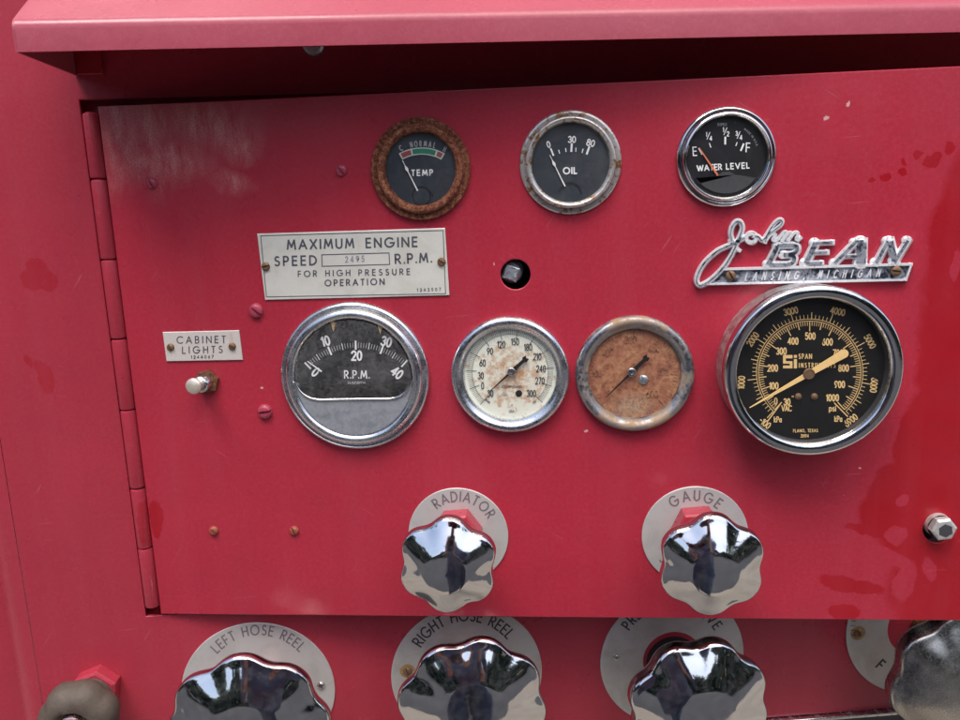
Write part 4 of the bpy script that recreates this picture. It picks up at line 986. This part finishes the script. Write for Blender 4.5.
def star_valve(fr, bpx, bpy, kpx, kpy, rpx, hk, n, ph, amp, label, nut=None, stem='body_paint', name='valve', nutmat='body_paint', thick=.011, hmat='chrome_knob', recess=0):
    t = Thing(fr, bpx, bpy, name, label, 'valve', 'star handle valves')
    kx, kz = t.xz(kpx, kpy, hk); R = t.rad(kpx, kpy, rpx, hk)
    tl = math.hypot(kx, kz) / hk; ddx, ddz = kx / hk, kz / hk
    if recess: mb = MB(); mb.lathe([(recess, .0007), (recess * .2, .0007)], 'dark_inside', seg=48, cap1=True); mb.build('recess', t.o, smooth=0)
    if nut:
        r = nut; mb = MB(); mb.prism([(r * math.cos(R_(60 * i + 5)) + ddx * .006, r * math.sin(R_(60 * i + 5)) + ddz * .006) for i in range(6)], .0012, .013, nutmat, .0012)
        mb.prism([(r * .62 * math.cos(R_(60 * i + 25)) + ddx * .018, r * .62 * math.sin(R_(60 * i + 25)) + ddz * .018) for i in range(6)], .012, .024, nutmat, .001); mb.build('packing_nut', t.o, smooth=0, bevel=.0004)
    mb = MB(); mb.lathe([(R * .22, -.03), (R * .22, hk - thick - .004), (R * .34, hk - thick)], stem, 0, 0, seg=32, dx=ddx, dz=ddz); mb.build('stem', t.o)
    k = thick / .011
    pr = [(.30, -thick), (.86, -thick), (.95, -thick + .0010), (.99, -thick + .0028), (1.0, -.0075 * k), (1.0, -.0042 * k), (.992, -.0030 * k), (.978, -.0022 * k), (.955, -.0018 * k), (.92, -.0014 * k), (.86, -.0004 * k), (.78, .0010 * k), (.68, .0026 * k), (.58, .0040 * k), (.50, .0050 * k), (.46, .0056 * k), (.42, .0059 * k), (.32, .0063 * k), (.2, .0066 * k), (.1, .0067 * k), (.01, .0068 * k)]
    mb = MB(); mb.lathe([(R * a, hk + b) for a, b in pr], hmat, kx - ddx * hk, kz - ddz * hk, seg=180, cap1=True, lob=amp, n=n, ph=R_(ph), dx=ddx, dz=ddz)
    mb.build('handwheel', t.o, smooth=60)
    return t
ring_plate(DOOR, 458.3, 535, 48.3, 22, 'round plate reading radiator on the door', [('RADIATOR', 38.5, -35, 57, 9.4, .75)])
star_valve(DOOR, 459, 528, 446.6, 569, 46.5, .046, 6, 25, .075, 'six-lobed chrome knob over the radiator plate', nut=.0155)
ring_plate(DOOR, 694.5, 535.5, 51.0, 22, 'round plate reading gauge on the door', [('GAUGE', 40, -31, 37, 9.8, .82), ('SHUT', 40, 233, 200, 6, .6, dict(inward=True))])
star_valve(DOOR, 696, 527, 713, 569, 50.0, .046, 6, 88, .07, 'six-lobed chrome knob over the gauge plate', nut=.0165)
ring_plate(BODY, 259, 691, 72, 30, 'round plate reading left hose reel, lowest on the left', [('LEFT HOSE REEL', 61, -46, 44, 9.4, .72)], [(321, 685, 3.8, 'steel', 0)], 'plate_alu')
star_valve(BODY, 264, 698, 247, 733, 76, .055, 8, 92, .050, 'eight-lobed chrome knob over the left hose reel plate', nut=.016, stem='rose_metal', thick=.015)
ring_plate(BODY, 467, 674, 71.5, 30, 'round plate reading right hose reel below the radiator knob', [('RIGHT HOSE REEL', 58.5, -57, 47, 10.4, .8)], [(407.5, 671, 4.2, 'brass', 1)], 'plate_alu_stained', 'ink_dark')
star_valve(BODY, 468, 678, 473, 710, 69.5, .055, 8, 77, .050, 'eight-lobed chrome knob over the right hose reel plate', nut=.016, stem='rose_metal', thick=.015)
ring_plate(BODY, 672, 658.5, 68.5, 28, 'round plate with a wide hole, third in the bottom row', [('PRESSURE VALVE', 56, -54, 54, 9.4, .8)], [(616, 657, 3.2, 'steel', 0)], 'plate_alu_stained', 'ink_dark')
star_valve(BODY, 672, 660, 702, 712, 65.5, .055, 8, 72, .052, 'eight-lobed chrome knob third along the bottom row', nut=.0095, stem='body_paint', thick=.015, recess=.0188)
ring_plate(BODY, 917, 626, 68.5, 29, 'round plate stamped with a letter F, partly hidden by the rightmost knob', [('F', 53, 223, 223, 10.0, .95, dict(inward=True)), ('IIIIII', 64, 262, 283, 4.5, .35)], [(858, 633, 4.2, 'brass', 1)], 'plate_alu_stained', 'ink_dark')
star_valve(BODY, 925, 626, 970, 688, 70, .055, 8, 10, .05, 'dull grey lobed knob at the lower right corner', nut=None, stem='rust_nut', thick=.016, hmat='chrome_aged')

# ---------------------------------------------------------------- drain cock at the lower left
t = Thing(BODY, 100, 684, 'drain_valve', 'weathered brown drain valve handle on a red hex nut at the lower left', 'valve')
r = t.rad(100, 682, 22, .006); mb = MB()
mb.prism([(r * math.cos(R_(60 * i + 20)), r * math.sin(R_(60 * i + 20))) for i in range(6)], .0003, .010, 'body_paint', .0018)
mb.build('hex_nut', t.o, smooth=0, bevel=.0004)
kx, kz = t.xz(76, 724, .034); R = t.rad(76, 724, 37, .034)
mb = MB(); mb.lathe([(R * .5, .008), (R * .5, .018), (R * .80, .020), (R * .96, .024), (R, .029), (R * .95, .034), (R * .80, .038), (R * .62, .0400), (R * .5, .0395), (R * .45, .037)], 'rubber_brown', kx - kx / .034 * .034, kz - kz / .034 * .034, seg=96, cap1=True, lob=.045, n=7, ph=1.2, dx=kx / .034, dz=kz / .034)
mb.build('handle', t.o, smooth=60)
mb = MB(); mb.lathe([(R * .40, .036), (R * .40, .0400), (R * .34, .0412), (R * .1, .0415)], 'rose_metal', 0, 0, seg=32, cap1=True, dx=kx / .034, dz=kz / .034); mb.build('end_cap', t.o, smooth=40)

# ---------------------------------------------------------------- the photographer, and an added leafy sky blocker, mirrored in the chrome
def skinned(name, nodes, edges, parent=None, root=0, sub=2, mats=()):
    me = bpy.data.meshes.new(name); me.from_pydata([n[:3] for n in nodes], edges, [])
    o = bpy.data.objects.new(name, me); COL.objects.link(o)
    md = o.modifiers.new('skin', 'SKIN'); md.use_smooth_shade = True; md.branch_smoothing = .6
    for v, n in zip(me.skin_vertices[0].data, nodes): v.radius = (n[3], n[4] if len(n) > 4 else n[3])
    me.skin_vertices[0].data[root].use_root = True
    sb = o.modifiers.new('sub', 'SUBSURF'); sb.levels = sub; sb.render_levels = sub
    dg = bpy.context.evaluated_depsgraph_get(); m2 = bpy.data.meshes.new_from_object(o.evaluated_get(dg)); o.modifiers.clear(); o.data = m2
    m2.name = name; m2.materials.clear()
    for k in mats: m2.materials.append(MATS[k])
    m2.shade_smooth()
    if parent: o.parent = parent
    return o
nodes = []; edges = []
def nd_(*a): nodes.append(a); return len(nodes) - 1
def lk(*a):
    for x, y in zip(a, a[1:]): edges.append((x, y))
px_, py_ = .05, -.76
pel = nd_(px_, py_, .95, .17, .14); wa = nd_(px_, py_ + .01, 1.10, .165, .13); ch_ = nd_(px_, py_ + .0, 1.32, .17, .12); nk0 = nd_(px_, py_ + .03, 1.47, .07); nk = nd_(px_, py_ + .06, 1.53, .055)
hd0 = nd_(px_, py_ + .09, 1.60, .075, .085); hd1 = nd_(px_, py_ + .09, 1.68, .080, .092); hd2 = nd_(px_, py_ + .07, 1.74, .06, .07)
lk(pel, wa, ch_, nk0, nk, hd0, hd1, hd2)
hands = []
for sx in (-1, 1):
    a = nd_(px_ + sx * .17, py_ + .01, 1.42, .062); b = nd_(px_ + sx * .235, py_ + .05, 1.27, .047); c_ = nd_(px_ + sx * .255, py_ + .06, 1.13, .040)
    d = nd_(px_ * .5 + sx * .17, -.68, 1.22, .034); e = nd_(sx * .102, -.585, 1.315, .025, .020); f = nd_(sx * .088, -.540, 1.345, .032, .016)
    lk(ch_, a, b, c_, d, e, f)
    for k in range(4):
        z = 1.385 - .018 * k; x = sx * (.094 - .0)
        g1 = nd_(x, -.525, z - .012, .0088); g2 = nd_(x - sx * .004, -.498, z, .0080); g3 = nd_(x - sx * .022, -.487 , z + .002, .0070)
        lk(f, g1, g2, g3)
    t1 = nd_(sx * .080, -.545, 1.350, .0100); t2 = nd_(sx * .066, -.535, 1.372, .0088); lk(f, t1, t2)
    h_ = nd_(px_ + sx * .095, py_, .84, .118, .115); kn = nd_(px_ + sx * .085, py_ + .03, .48, .085); an_ = nd_(px_ + sx * .12, py_ - .01, .10, .042); to = nd_(px_ + sx * .13, py_ + .15, .05, .038)
    lk(pel, h_, kn, an_, to)
person = skinned('person', nodes, edges, mats=('skin', 'shirt', 'denim', 'hair'))
person.location.z = .0
for p in person.data.polygons:
    c_ = p.center
    p.material_index = 2 if c_.z < .98 and c_.z > .09 else (3 if c_.z <= .09 else (1 if (c_.z < 1.49 and not (c_.z < 1.27 and c_.y > py_ + .10 and abs(c_.x - px_) > .13) and not c_.y > py_ + .17) else 0))
tag(person, 'person in a slate blue T-shirt and dark jeans holding up a phone', 'person')
mb = MB(); V = []; hdv = []
for i in range(15):
    th = math.pi * .62 * i / 14
    for k in range(28):
        ph = 2 * math.pi * k / 28; r_ = 1 + .03 * math.sin(5 * ph + i)
        V.append((px_ + .088 * r_ * math.sin(th) * math.cos(ph), py_ + .062 + .10 * r_ * math.sin(th) * math.sin(ph) - .012 * (i / 14), 1.70 + .095 * math.cos(th) + (.03 * (i / 14) * max(0, math.sin(ph)) * 2)))
mb.add(V, [(i * 28 + k, i * 28 + (k + 1) % 28, (i + 1) * 28 + (k + 1) % 28, (i + 1) * 28 + k) for i in range(14) for k in range(28)], 'hair'); hr = mb.build('hair', person, smooth=60)
mb = MB(); mb.prism([(x, z) for x, z in [(-.080, -.036), (.080, -.036), (.080, .036), (-.080, .036)]], 0, .008, 'phone_black', .0015); ph_ = mb.build('smartphone', None, smooth=30)
ph_.location = (0.0, -.485, 1.362); tag(ph_, 'black smartphone held level in both hands facing the red door', 'phone')
random.seed(3); V = []; Fc = []  # unseen leaf mass, added to block low sky and darken the chrome
for i in range(9000):
    a = R_(random.uniform(-172, -8)); r_ = random.gauss(13, 1.2); x, y = r_ * math.cos(a), r_ * math.sin(a)
    hmax = 4.6 + 1.3 * math.sin(a * 7) + .8 * math.sin(a * 17 + 1); z = hmax * random.random() ** .8
    s_ = random.uniform(.18, .42); ax_ = Vector((random.uniform(-1, 1), random.uniform(-1, 1), random.uniform(-1, 1))).normalized(); b_ = ax_.orthogonal().normalized(); q_ = ax_.cross(b_); o_ = len(V)
    for u_, v_ in ((-1, -.6), (1, -.6), (1, .6), (-1, .6)): V.append(Vector((x, y, z + .1)) + b_ * u_ * s_ + q_ * v_ * s_)
    Fc.append((o_, o_ + 1, o_ + 2, o_ + 3))
mb = MB(); mb.add(V, Fc, 'blocker_leaf'); o = mb.build('low_sky_blocker', None, smooth=0); o['kind'] = 'stuff'
